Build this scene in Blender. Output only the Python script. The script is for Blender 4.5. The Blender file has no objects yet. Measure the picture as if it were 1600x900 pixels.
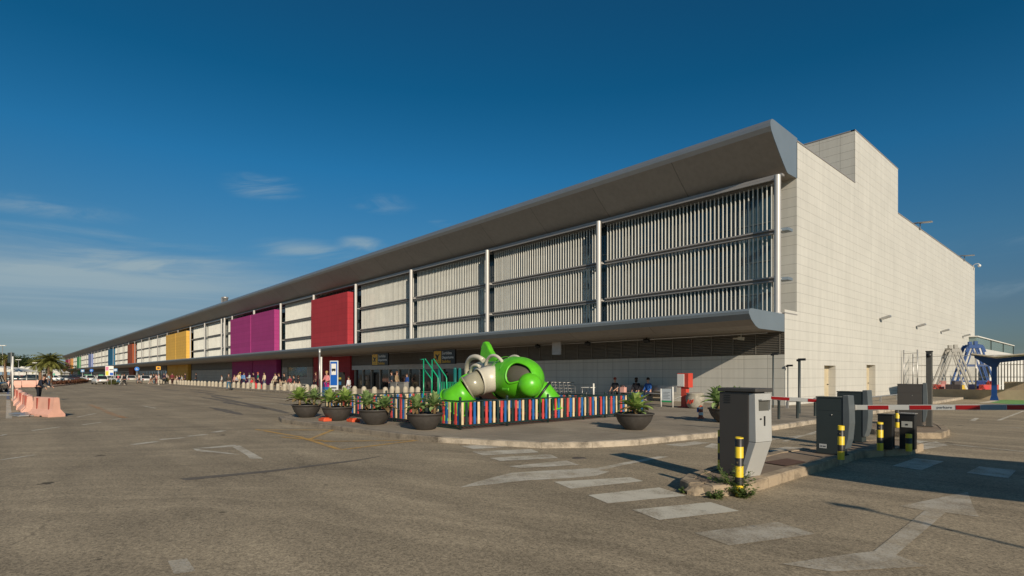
import bpy, bmesh, math, random
from mathutils import Vector, Matrix, Euler
R = math.radians
random.seed(7)
SC = bpy.context.scene
COL = SC.collection
# ------------------------------------------------------------------ camera
CH = 1.65
FPX = 869.5
YAW = math.atan2(.7401, .6725)
cam = bpy.data.cameras.new('camera'); camo = bpy.data.objects.new('camera', cam); COL.objects.link(camo)
camo.location = (0, 0, CH); camo.rotation_euler = (R(90), 0, YAW)
cam.sensor_width = 36; cam.lens = 36 * FPX / 1600; cam.shift_y = 135 / 1600
cam.clip_start = .1; cam.clip_end = 6000
SC.camera = camo
# ------------------------------------------------------------------ sky and sun
SUN_EL, SUN_PHI = R(24), R(22)          # sun stands towards +X, a little towards -Y
sdir = Vector((math.cos(SUN_PHI) * math.cos(SUN_EL), -math.sin(SUN_PHI) * math.cos(SUN_EL), math.sin(SUN_EL)))
sun = bpy.data.lights.new('sun', 'SUN'); sun.energy = 4.6; sun.angle = R(.53); sun.color = (1, .87, .70)
suno = bpy.data.objects.new('sun', sun); COL.objects.link(suno)
suno.rotation_euler = sdir.to_track_quat('Z', 'Y').to_euler()
W = bpy.data.worlds.new('World'); SC.world = W; W.use_nodes = True
nt = W.node_tree; nt.nodes.clear()
def N(t, typ, **kw):
    n = t.nodes.new(typ)
    for k, v in kw.items():
        if k in n.inputs: n.inputs[k].default_value = v
        else: setattr(n, k, v)
    return n
def L(t, a, b): t.links.new(a, b)
sky = N(nt, 'ShaderNodeTexSky'); sky.sky_type = 'NISHITA'; sky.sun_disc = False
sky.sun_elevation = SUN_EL; sky.sun_rotation = math.atan2(sdir.x, sdir.y)
sky.air_density = 1.0; sky.dust_density = .6; sky.ozone_density = 2.2; sky.altitude = 50
hs = N(nt, 'ShaderNodeHueSaturation'); hs.inputs['Saturation'].default_value = 1.12; hs.inputs['Value'].default_value = 1.0
L(nt, sky.outputs[0], hs.inputs['Color'])
tc = N(nt, 'ShaderNodeTexCoord'); sp = N(nt, 'ShaderNodeSeparateXYZ'); L(nt, tc.outputs['Generated'], sp.inputs[0])
# polarised sky darkens upward; unseen zenith made more neutral so fill is less blue
mr = N(nt, 'ShaderNodeValToRGB'); els = mr.color_ramp.elements
for i, (p, c) in enumerate([(0, (.32,.38,.46)), (.10, (.34,.44,.54)), (.20, (.26,.56,.70)), (.33, (.12,.60,.82)), (.45, (.05,.50,.69)), (.62, (.08,.46,.62)), (.9, (.6,.8,.85))]):
    e = els[i] if i < 2 else els.new(p)
    e.position = p; e.color = (*c, 1)
L(nt, sp.outputs[2], mr.inputs[0])
tint = N(nt, 'ShaderNodeVectorMath', operation='MULTIPLY'); L(nt, sky.outputs[0], tint.inputs[0]); L(nt, mr.outputs[0], tint.inputs[1])
# thin cirrus, anchored to compass direction and height above the horizon
def MA(op, x, y=None, z=None):
    n = nt.nodes.new('ShaderNodeMath'); n.operation = op
    for i, v in enumerate((x, y, z)):
        if v is None: continue
        if isinstance(v, (int, float)): n.inputs[i].default_value = v
        else: nt.links.new(v, n.inputs[i])
    return n.outputs[0]
def SM(v, a, b):
    n = N(nt, 'ShaderNodeMapRange'); n.interpolation_type = 'SMOOTHSTEP'; n.inputs[1].default_value = a; n.inputs[2].default_value = b; L(nt, v, n.inputs[0]); return n.outputs[0]
# azimuth counted from the middle of the terminal front, so its wrap lies behind, over the car park
rgt = MA('ADD', MA('MULTIPLY', sp.outputs[0], .6725), MA('MULTIPLY', sp.outputs[1], .7401)); fwd = MA('ADD', MA('MULTIPLY', sp.outputs[0], -.7401), MA('MULTIPLY', sp.outputs[1], .6725))
az = MA('MULTIPLY_ADD', MA('ARCTAN2', rgt, fwd), -1.0, 2.404); el = sp.outputs[2]
def cnoise(sx, sz, tilt, scale, det, dist, off=0.):
    c = N(nt, 'ShaderNodeCombineXYZ'); L(nt, MA('MULTIPLY', az, sx), c.inputs[0]); L(nt, MA('MULTIPLY_ADD', az, tilt, MA('MULTIPLY', el, sz)), c.inputs[1]); c.inputs[2].default_value = off
    n = N(nt, 'ShaderNodeTexNoise', Scale=scale, Detail=det, Roughness=.58, Distortion=dist); L(nt, c.outputs[0], n.inputs['Vector']); return n.outputs[0]
n1 = cnoise(1.0, 9.0, .35, 3.2, 9., .5); n2 = cnoise(1.0, 5.0, .9, 7.0, 10., 1.1, 3.); n3 = cnoise(.6, 14., .2, 2.2, 8., .3, 7.)
elj = MA('MULTIPLY_ADD', MA('SUBTRACT', n1, .5), .09, el)
bank = MA('MULTIPLY', MA('MULTIPLY', SM(elj, .20, .155), SM(az, 2.404 + .20, 2.404 + .62)), MA('MULTIPLY_ADD', SM(n3, .36, .66), .60, .36))
def wisp(px, py, sa, se, amp):
    cx, cy = px - 800, 585 - py; a0 = YAW + math.pi/2 - math.atan2(cx, FPX); z0 = cy / math.sqrt(cx*cx + cy*cy + FPX*FPX)
    da = MA('DIVIDE', MA('SUBTRACT', az, a0), sa); de = MA('DIVIDE', MA('SUBTRACT', MA('MULTIPLY_ADD', MA('SUBTRACT', n1, .5), .03, el), z0), se)
    r = MA('SQRT', MA('ADD', MA('MULTIPLY', da, da), MA('MULTIPLY', de, de)))
    return MA('MULTIPLY', MA('MULTIPLY', SM(r, 1.0, .1), SM(n2, .34, .70)), amp)
tot = bank
for w in ((412,293,.075,.022,.75),(480,392,.11,.024,.75),(565,380,.05,.016,.85),(600,320,.07,.02,.35),(70,325,.13,.022,.45),(690,349,.03,.008,.45),(1540,450,.11,.02,.35),(1560,375,.10,.012,.22),(250,415,.22,.022,.8),(60,418,.16,.012,.4)): tot = MA('ADD', tot, wisp(*w))
tot = MA('ADD', tot, MA('MULTIPLY', MA('MULTIPLY', SM(el, .22, .06), SM(n3, .5, .75)), .22))
ca = N(nt, 'ShaderNodeMath', operation='MULTIPLY'); ca.use_clamp = True; ca.inputs[1].default_value = .9; L(nt, tot, ca.inputs[0])
cmix = N(nt, 'ShaderNodeMix', data_type='RGBA'); L(nt, ca.outputs[0], cmix.inputs[0]); L(nt, tint.outputs[0], cmix.inputs[6]); cmix.inputs[7].default_value = (3.3, 4.5, 5.2, 1)
bg = N(nt, 'ShaderNodeBackground', Strength=.085); L(nt, cmix.outputs[2], bg.inputs[0])
wo = N(nt, 'ShaderNodeOutputWorld'); L(nt, bg.outputs[0], wo.inputs[0])
SC.view_settings.view_transform = 'Standard'; SC.view_settings.look = 'None'; SC.view_settings.gamma = 1
SC.view_settings.exposure = .04
SC.render.engine = 'CYCLES'; SC.cycles.max_bounces = 6; SC.cycles.use_denoising = True
# ------------------------------------------------------------------ photo geometry helpers
XA = (.6725, -.7401); YA = (.7401, .6725)
def at(px, py, z=0.0):                   # ground point at height z seen at a photo pixel
    xr = (px - 800) / FPX; d = FPX * (CH - z) / (py - 585); c = xr * d
    return (c * XA[0] + d * XA[1], c * YA[0] + d * YA[1])
def ony(px, Y):
    xr = (px - 800) / FPX; a = xr * XA[0] + XA[1]; b = xr * YA[0] + YA[1]
    return a * Y / b
def pos(px, d): c = (px-800)/FPX*d; return (c*XA[0]+d*XA[1], c*YA[0]+d*YA[1])
# ------------------------------------------------------------------ materials
MATS = {}
def mat(name, rgb, rough=.6, metal=0., var=.12, scale=3., bump=0., bscale=40., spec=.5, trans=0., alpha=1., coat=0.):
    if name in MATS: return MATS[name]
    m = bpy.data.materials.new(name); m.use_nodes = True; t = m.node_tree
    b = t.nodes['Principled BSDF']
    b.inputs['Roughness'].default_value = rough; b.inputs['Metallic'].default_value = metal
    b.inputs['Specular IOR Level'].default_value = spec; b.inputs['Transmission Weight'].default_value = trans
    b.inputs['Coat Weight'].default_value = coat; b.inputs['Alpha'].default_value = alpha
    co = N(t, 'ShaderNodeTexCoord')
    nz = N(t, 'ShaderNodeTexNoise', Scale=scale, Detail=6.0, Roughness=.6); L(t, co.outputs['Object'], nz.inputs['Vector'])
    rp = N(t, 'ShaderNodeMapRange'); rp.inputs[1].default_value = .25; rp.inputs[2].default_value = .75
    rp.inputs[3].default_value = 1 - var; rp.inputs[4].default_value = 1 + var
    L(t, nz.outputs[0], rp.inputs[0])
    v = N(t, 'ShaderNodeVectorMath', operation='SCALE'); v.inputs[0].default_value = rgb; L(t, rp.outputs[0], v.inputs['Scale'])
    L(t, v.outputs[0], b.inputs['Base Color'])
    if bump:
        n2 = N(t, 'ShaderNodeTexNoise', Scale=bscale, Detail=4.0); L(t, co.outputs['Object'], n2.inputs['Vector'])
        bp = N(t, 'ShaderNodeBump', Strength=bump, Distance=.02); L(t, n2.outputs[0], bp.inputs['Height']); L(t, bp.outputs[0], b.inputs['Normal'])
    MATS[name] = m; return m
def srgb(r, g, b):
    f = lambda c: (c / 255 / 12.92) if c / 255 <= .04045 else ((c / 255 + .055) / 1.055) ** 2.4
    return (f(r), f(g), f(b))
def clad(name, rgb, axis, w=1.2, h=.485, mort=.016, mcol=.45, var=.05, offset=0., rough=.55, metal=0.):
    m = bpy.data.materials.new(name); m.use_nodes = True; t = m.node_tree; b = t.nodes['Principled BSDF']
    b.inputs['Roughness'].default_value = rough; b.inputs['Metallic'].default_value = metal; b.inputs['Specular IOR Level'].default_value = .3
    co = N(t, 'ShaderNodeTexCoord'); s = N(t, 'ShaderNodeSeparateXYZ'); L(t, co.outputs['Object'], s.inputs[0])
    c = N(t, 'ShaderNodeCombineXYZ'); L(t, s.outputs[0 if axis == 'x' else 1], c.inputs[0]); L(t, s.outputs[2], c.inputs[1])
    br = N(t, 'ShaderNodeTexBrick'); br.offset = offset; br.inputs['Scale'].default_value = 1
    br.inputs['Mortar Size'].default_value = mort; br.inputs['Mortar Smooth'].default_value = .1; br.inputs['Brick Width'].default_value = w; br.inputs['Row Height'].default_value = h
    br.inputs['Bias'].default_value = 0
    c1 = tuple(x * (1 - var) for x in rgb); c2 = tuple(x * (1 + var) for x in rgb)
    br.inputs['Color1'].default_value = (*c1, 1); br.inputs['Color2'].default_value = (*c2, 1); br.inputs['Mortar'].default_value = (*(x * mcol for x in rgb), 1)
    L(t, c.outputs[0], br.inputs['Vector'])
    nz = N(t, 'ShaderNodeTexNoise', Scale=.6, Detail=6.0, Roughness=.6); L(t, co.outputs['Object'], nz.inputs['Vector'])
    rp = N(t, 'ShaderNodeMapRange'); rp.inputs[1].default_value = .3; rp.inputs[2].default_value = .7; rp.inputs[3].default_value = .95; rp.inputs[4].default_value = 1.04
    L(t, nz.outputs[0], rp.inputs[0])
    # rain streaks running down
    mpp = N(t, 'ShaderNodeMapping'); mpp.inputs['Scale'].default_value = (3, 3, .12); L(t, co.outputs['Object'], mpp.inputs[0])
    st = N(t, 'ShaderNodeTexNoise', Scale=1.5, Detail=5.0); L(t, mpp.outputs[0], st.inputs['Vector'])
    r2 = N(t, 'ShaderNodeMapRange'); r2.inputs[1].default_value = .35; r2.inputs[2].default_value = .6; r2.inputs[3].default_value = .92; r2.inputs[4].default_value = 1.0; L(t, st.outputs[0], r2.inputs[0])
    mu = N(t, 'ShaderNodeMath', operation='MULTIPLY'); L(t, rp.outputs[0], mu.inputs[0]); L(t, r2.outputs[0], mu.inputs[1])
    v = N(t, 'ShaderNodeVectorMath', operation='SCALE'); L(t, br.outputs['Color'], v.inputs[0]); L(t, mu.outputs[0], v.inputs['Scale'])
    L(t, v.outputs[0], b.inputs['Base Color'])
    bp = N(t, 'ShaderNodeBump', Strength=.4, Distance=.01); bp.invert = True; L(t, br.outputs['Fac'], bp.inputs['Height']); L(t, bp.outputs[0], b.inputs['Normal'])
    return m
def asphalt_nodes(t, co, dark=1.0):
    """aggregate, tyre-polished bands, patches, gum and oil spots"""
    A = (.302, .246, .168)
    va = N(t, 'ShaderNodeTexVoronoi', Scale=46., Randomness=1.0); L(t, co, va.inputs['Vector']); vb = N(t, 'ShaderNodeTexVoronoi', Scale=105., Randomness=1.0); L(t, co, vb.inputs['Vector'])
    sa = N(t, 'ShaderNodeSeparateColor'); L(t, va.outputs['Color'], sa.inputs[0]); sb = N(t, 'ShaderNodeSeparateColor'); L(t, vb.outputs['Color'], sb.inputs[0])
    n1 = N(t, 'ShaderNodeMath', operation='ADD'); L(t, sa.outputs[0], n1.inputs[0]); L(t, sb.outputs[0], n1.inputs[1])
    ng = N(t, 'ShaderNodeTexNoise', Scale=14., Detail=6.0, Roughness=.7); L(t, co, ng.inputs['Vector'])
    n1b = N(t, 'ShaderNodeMath', operation='MULTIPLY_ADD'); n1b.inputs[1].default_value = 1.3; L(t, ng.outputs[0], n1b.inputs[0]); L(t, n1.outputs[0], n1b.inputs[2])
    r1 = N(t, 'ShaderNodeMapRange'); r1.inputs[1].default_value = .65; r1.inputs[2].default_value = 2.65; r1.inputs[3].default_value = .48; r1.inputs[4].default_value = 1.54; L(t, n1b.outputs[0], r1.inputs[0])
    # arcs worn by turning tyres
    ts = N(t, 'ShaderNodeVectorMath', operation='SUBTRACT'); ts.inputs[1].default_value = (-1.5, -6.0, 0); L(t, co, ts.inputs[0]); tl = N(t, 'ShaderNodeVectorMath', operation='LENGTH'); L(t, ts.outputs[0], tl.inputs[0])
    tn = N(t, 'ShaderNodeTexNoise', Scale=.35, Detail=2.0); L(t, co, tn.inputs['Vector'])
    tm = N(t, 'ShaderNodeMath', operation='MULTIPLY_ADD'); tm.inputs[1].default_value = 2.0; L(t, tn.outputs[0], tm.inputs[0]); L(t, tl.outputs['Value'], tm.inputs[2])
    t1 = N(t, 'ShaderNodeTexNoise', Scale=1.6, Detail=5.0, Roughness=.65); t1.noise_dimensions = '1D'; L(t, tm.outputs[0], t1.inputs['W'])
    tr_ = N(t, 'ShaderNodeMapRange'); tr_.inputs[1].default_value = .38; tr_.inputs[2].default_value = .62; tr_.inputs[3].default_value = .89; tr_.inputs[4].default_value = 1.07; L(t, t1.outputs[0], tr_.inputs[0])
    r1m = N(t, 'ShaderNodeMath', operation='MULTIPLY'); L(t, r1.outputs[0], r1m.inputs[0]); L(t, tr_.outputs[0], r1m.inputs[1]); r1 = r1m
    n2 = N(t, 'ShaderNodeTexNoise', Scale=.28, Detail=7.0, Roughness=.62, Distortion=.6); L(t, co, n2.inputs['Vector'])
    r2 = N(t, 'ShaderNodeMapRange'); r2.inputs[1].default_value = .32; r2.inputs[2].default_value = .68; r2.inputs[3].default_value = .78; r2.inputs[4].default_value = 1.14; L(t, n2.outputs[0], r2.inputs[0])
    m = N(t, 'ShaderNodeMath', operation='MULTIPLY'); L(t, r1.outputs[0], m.inputs[0]); L(t, r2.outputs[0], m.inputs[1])
    # spots
    vo = N(t, 'ShaderNodeTexVoronoi', Scale=1.25, Randomness=1.0); L(t, co, vo.inputs['Vector'])
    nn = N(t, 'ShaderNodeTexNoise', Scale=9., Detail=3.0); L(t, co, nn.inputs['Vector'])
    ad = N(t, 'ShaderNodeMath', operation='MULTIPLY_ADD'); ad.inputs[1].default_value = .10; L(t, nn.outputs[0], ad.inputs[0]); L(t, vo.outputs['Distance'], ad.inputs[2])
    r3 = N(t, 'ShaderNodeMapRange'); r3.inputs[1].default_value = .080; r3.inputs[2].default_value = .105; r3.inputs[3].default_value = .45; r3.inputs[4].default_value = 1.0; L(t, ad.outputs[0], r3.inputs[0])
    vo2 = N(t, 'ShaderNodeTexVoronoi', Scale=.55, Randomness=1.0); L(t, co, vo2.inputs['Vector'])
    ad2 = N(t, 'ShaderNodeMath', operation='MULTIPLY_ADD'); ad2.inputs[1].default_value = .14; L(t, nn.outputs[0], ad2.inputs[0]); L(t, vo2.outputs['Distance'], ad2.inputs[2])
    r6 = N(t, 'ShaderNodeMapRange'); r6.inputs[1].default_value = .115; r6.inputs[2].default_value = .135; r6.inputs[3].default_value = .30; r6.inputs[4].default_value = 1.0; L(t, ad2.outputs[0], r6.inputs[0])
    m7 = N(t, 'ShaderNodeMath', operation='MULTIPLY'); L(t, r6.outputs[0], m7.inputs[0]); L(t, r3.outputs[0], m7.inputs[1])
    m2 = N(t, 'ShaderNodeMath', operation='MULTIPLY'); L(t, m.outputs[0], m2.inputs[0]); L(t, m7.outputs[0], m2.inputs[1])
    # long stretched traffic film along the road
    mp = N(t, 'ShaderNodeMapping'); mp.inputs['Scale'].default_value = (.05, .9, 1); mp.inputs['Rotation'].default_value = (0, 0, R(-4)); L(t, co, mp.inputs[0])
    n4 = N(t, 'ShaderNodeTexNoise', Scale=1.1, Detail=5.0, Roughness=.6); L(t, mp.outputs[0], n4.inputs['Vector'])
    r4 = N(t, 'ShaderNodeMapRange'); r4.inputs[1].default_value = .35; r4.inputs[2].default_value = .65; r4.inputs[3].default_value = .84; r4.inputs[4].default_value = 1.1; L(t, n4.outputs[0], r4.inputs[0])
    m3 = N(t, 'ShaderNodeMath', operation='MULTIPLY'); L(t, m2.outputs[0], m3.inputs[0]); L(t, r4.outputs[0], m3.inputs[1])
    # thin cracks
    nw = N(t, 'ShaderNodeTexNoise', Scale=.9, Detail=5.0); L(t, co, nw.inputs['Vector'])
    mx = N(t, 'ShaderNodeMix', data_type='RGBA', blend_type='LINEAR_LIGHT'); mx.inputs[0].default_value = .5; L(t, co, mx.inputs[6]); L(t, nw.outputs['Color'], mx.inputs[7])
    vc = N(t, 'ShaderNodeTexVoronoi', feature='DISTANCE_TO_EDGE', Scale=.13); L(t, mx.outputs[2], vc.inputs['Vector'])
    r5 = N(t, 'ShaderNodeMapRange'); r5.inputs[1].default_value = .0008; r5.inputs[2].default_value = .0022; r5.inputs[3].default_value = .78; r5.inputs[4].default_value = 1.0; L(t, vc.outputs['Distance'], r5.inputs[0])
    m4 = N(t, 'ShaderNodeMath', operation='MULTIPLY'); L(t, m3.outputs[0], m4.inputs[0]); L(t, r5.outputs[0], m4.inputs[1])
    v = N(t, 'ShaderNodeVectorMath', operation='SCALE'); v.inputs[0].default_value = tuple(a * dark for a in A); L(t, m4.outputs[0], v.inputs['Scale'])
    return v.outputs[0], n1.outputs[0]
def make_asphalt(name, dark=1.0):
    m = bpy.data.materials.new(name); m.use_nodes = True; t = m.node_tree; b = t.nodes['Principled BSDF']
    co = N(t, 'ShaderNodeTexCoord').outputs['Object']
    c, h = asphalt_nodes(t, co, dark); L(t, c, b.inputs['Base Color']); b.inputs['Roughness'].default_value = .85; b.inputs['Specular IOR Level'].default_value = .25
    bp = N(t, 'ShaderNodeBump', Strength=.15, Distance=.004); L(t, h, bp.inputs['Height']); L(t, bp.outputs[0], b.inputs['Normal'])
    return m
M_ASPH = make_asphalt('asphalt')
def paint(name, rgb, wear):
    """road paint worn through to the asphalt under it"""
    m = bpy.data.materials.new(name); m.use_nodes = True; t = m.node_tree; b = t.nodes['Principled BSDF']
    co = N(t, 'ShaderNodeTexCoord').outputs['Object']
    c, h = asphalt_nodes(t, co)
    n = N(t, 'ShaderNodeTexNoise', Scale=42., Detail=6.0, Roughness=.8); L(t, co, n.inputs['Vector'])
    n2 = N(t, 'ShaderNodeTexNoise', Scale=2.2, Detail=4.0, Roughness=.6); L(t, co, n2.inputs['Vector'])
    ad = N(t, 'ShaderNodeMath', operation='MULTIPLY_ADD'); ad.inputs[1].default_value = .9; L(t, n2.outputs[0], ad.inputs[0]); L(t, n.outputs[0], ad.inputs[2])
    r = N(t, 'ShaderNodeMapRange'); r.inputs[1].default_value = .62 + wear * .5; r.inputs[2].default_value = .85 + wear * .5; r.inputs[3].default_value = .06 + wear * .1; r.inputs[4].default_value = .92 - wear * .35
    L(t, ad.outputs[0], r.inputs[0])
    mx = N(t, 'ShaderNodeMix', data_type='RGBA'); L(t, r.outputs[0], mx.inputs[0]); L(t, c, mx.inputs[6]); mx.inputs[7].default_value = (*rgb, 1)
    L(t, mx.outputs[2], b.inputs['Base Color']); b.inputs['Roughness'].default_value = .75
    bp = N(t, 'ShaderNodeBump', Strength=.35, Distance=.006); L(t, h, bp.inputs['Height']); L(t, bp.outputs[0], b.inputs['Normal'])
    return m
WHITE = (.66, .62, .52)
P_WHITE = paint('worn_white_paint', (.62,.58,.48), .24); P_WHITE2 = paint('faded_white_paint', (.62,.58,.49), .38); P_WHITE3 = paint('very_faded_white_paint', (.52, .48, .40), .50)
P_YEL = paint('faded_yellow_paint', (.55, .30, .05), .28); P_ORA = paint('faded_orange_paint', (.40, .17, .035), .45); P_GREEN = paint('green_paint', (.12, .30, .08), .0)
P_TAR_SHADE = paint('tar_and_shadow_paint', (.11, .093, .072), .12); P_BLUE = paint('blue_paint', (.07, .12, .26), .3)  # the tar tone also paints the cast shadow streaks of the coach bay
def concrete(name, rgb, var=.2, scale=1.5):
    return mat(name, rgb, rough=.85, var=var, scale=scale, bump=.35, bscale=60, spec=.25)
def paving():
    m = bpy.data.materials.new('paving'); m.use_nodes = True; t = m.node_tree; b = t.nodes['Principled BSDF']
    co = N(t, 'ShaderNodeTexCoord').outputs['Object']
    br = N(t, 'ShaderNodeTexBrick'); br.offset = .0; br.inputs['Scale'].default_value = 1; br.inputs['Mortar Size'].default_value = .007; br.inputs['Brick Width'].default_value = .4; br.inputs['Row Height'].default_value = .4
    br.inputs['Color1'].default_value = (.29, .245, .185, 1); br.inputs['Color2'].default_value = (.32, .27, .205, 1); br.inputs['Mortar'].default_value = (.20, .165, .125, 1)
    L(t, co, br.inputs['Vector'])
    n1 = N(t, 'ShaderNodeTexNoise', Scale=.5, Detail=8.0, Roughness=.65, Distortion=.4); L(t, co, n1.inputs['Vector'])
    r1 = N(t, 'ShaderNodeMapRange'); r1.inputs[1].default_value = .3; r1.inputs[2].default_value = .7; r1.inputs[3].default_value = .68; r1.inputs[4].default_value = 1.15; L(t, n1.outputs[0], r1.inputs[0])
    n2 = N(t, 'ShaderNodeTexNoise', Scale=60., Detail=3.0); L(t, co, n2.inputs['Vector'])
    r2 = N(t, 'ShaderNodeMapRange'); r2.inputs[1].default_value = .3; r2.inputs[2].default_value = .7; r2.inputs[3].default_value = .82; r2.inputs[4].default_value = 1.15; L(t, n2.outputs[0], r2.inputs[0])
    mu = N(t, 'ShaderNodeMath', operation='MULTIPLY'); L(t, r1.outputs[0], mu.inputs[0]); L(t, r2.outputs[0], mu.inputs[1])
    v = N(t, 'ShaderNodeVectorMath', operation='SCALE'); L(t, br.outputs['Color'], v.inputs[0]); L(t, mu.outputs[0], v.inputs['Scale'])
    L(t, v.outputs[0], b.inputs['Base Color']); b.inputs['Roughness'].default_value = .85; b.inputs['Specular IOR Level'].default_value = .25
    return m
M_PAVE = paving()
def kerbmat(name, rgb):
    m = bpy.data.materials.new(name); m.use_nodes = True; t = m.node_tree; b = t.nodes['Principled BSDF']
    co = N(t, 'ShaderNodeTexCoord').outputs['Object']
    n1 = N(t, 'ShaderNodeTexNoise', Scale=2.5, Detail=9.0, Roughness=.7); L(t, co, n1.inputs['Vector'])
    r1 = N(t, 'ShaderNodeValToRGB'); e = r1.color_ramp.elements; e[0].position = .33; e[0].color = (*(c * .35 for c in rgb), 1); e[1].position = .56; e[1].color = (*rgb, 1)
    L(t, n1.outputs[0], r1.inputs[0]); L(t, r1.outputs[0], b.inputs['Base Color']); b.inputs['Roughness'].default_value = .9
    n2 = N(t, 'ShaderNodeTexNoise', Scale=25., Detail=5.0); L(t, co, n2.inputs['Vector'])
    bp = N(t, 'ShaderNodeBump', Strength=.6, Distance=.02); L(t, n2.outputs[0], bp.inputs['Height']); L(t, bp.outputs[0], b.inputs['Normal'])
    return m
M_KERB = kerbmat('kerb_concrete', (.46, .39, .30)); M_KERB2 = kerbmat('worn_kerb_concrete', (.36, .28, .19))
CREAM = (.53, .515, .46)
M_CX = clad('cream_panels_front', CREAM, 'x', mort=.010, mcol=.5, var=.02); M_CY = clad('cream_panels_side', (.56,.545,.492), 'y', w=8.4, mort=.0075, mcol=.60, var=.012, offset=.37)
M_SOFF = clad('soffit_panels', (.30, .265, .225), 'x', w=5.5, h=50, mort=.02, mcol=.5, rough=.45)
M_METAL = mat('grey_metal', (.30, .32, .34), rough=.38, metal=.6, var=.06, scale=1)
M_BLUEM = mat('blue_grey_metal', (.22, .265, .30), rough=.42, metal=.35, var=.06, scale=.8)
M_COLM = mat('pale_steel', (.52, .50, .47), rough=.4, metal=.25, var=.04)
M_SLAT = mat('white_slat', (.60, .60, .55), rough=.5, var=.10, scale=1.3)
M_RAIL = mat('rail_grey', (.33, .31, .29), rough=.45, metal=.3, var=.06)
M_DARK = mat('dark_grille', (.10, .09, .078), rough=.5, metal=.2, var=.1)
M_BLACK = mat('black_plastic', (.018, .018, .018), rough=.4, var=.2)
M_WHITE = mat('white_paint', (.72, .70, .64), rough=.45, var=.06)
M_GLASS = mat('facade_glass', (.02, .045, .06), rough=.06, var=.3, scale=.4, spec=.9)
M_GLASSD = mat('door_glass', (.015, .018, .018), rough=.05, var=.4, scale=.7, spec=.9)
M_STEEL = mat('galvanised', (.42, .41, .39), rough=.4, metal=.6, var=.1, scale=8)
M_RUB = mat('rubber', (.02, .02, .02), rough=.8, var=.2)
M_SKIN = mat('skin', (.45, .25, .17), rough=.5, var=.05)
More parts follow.
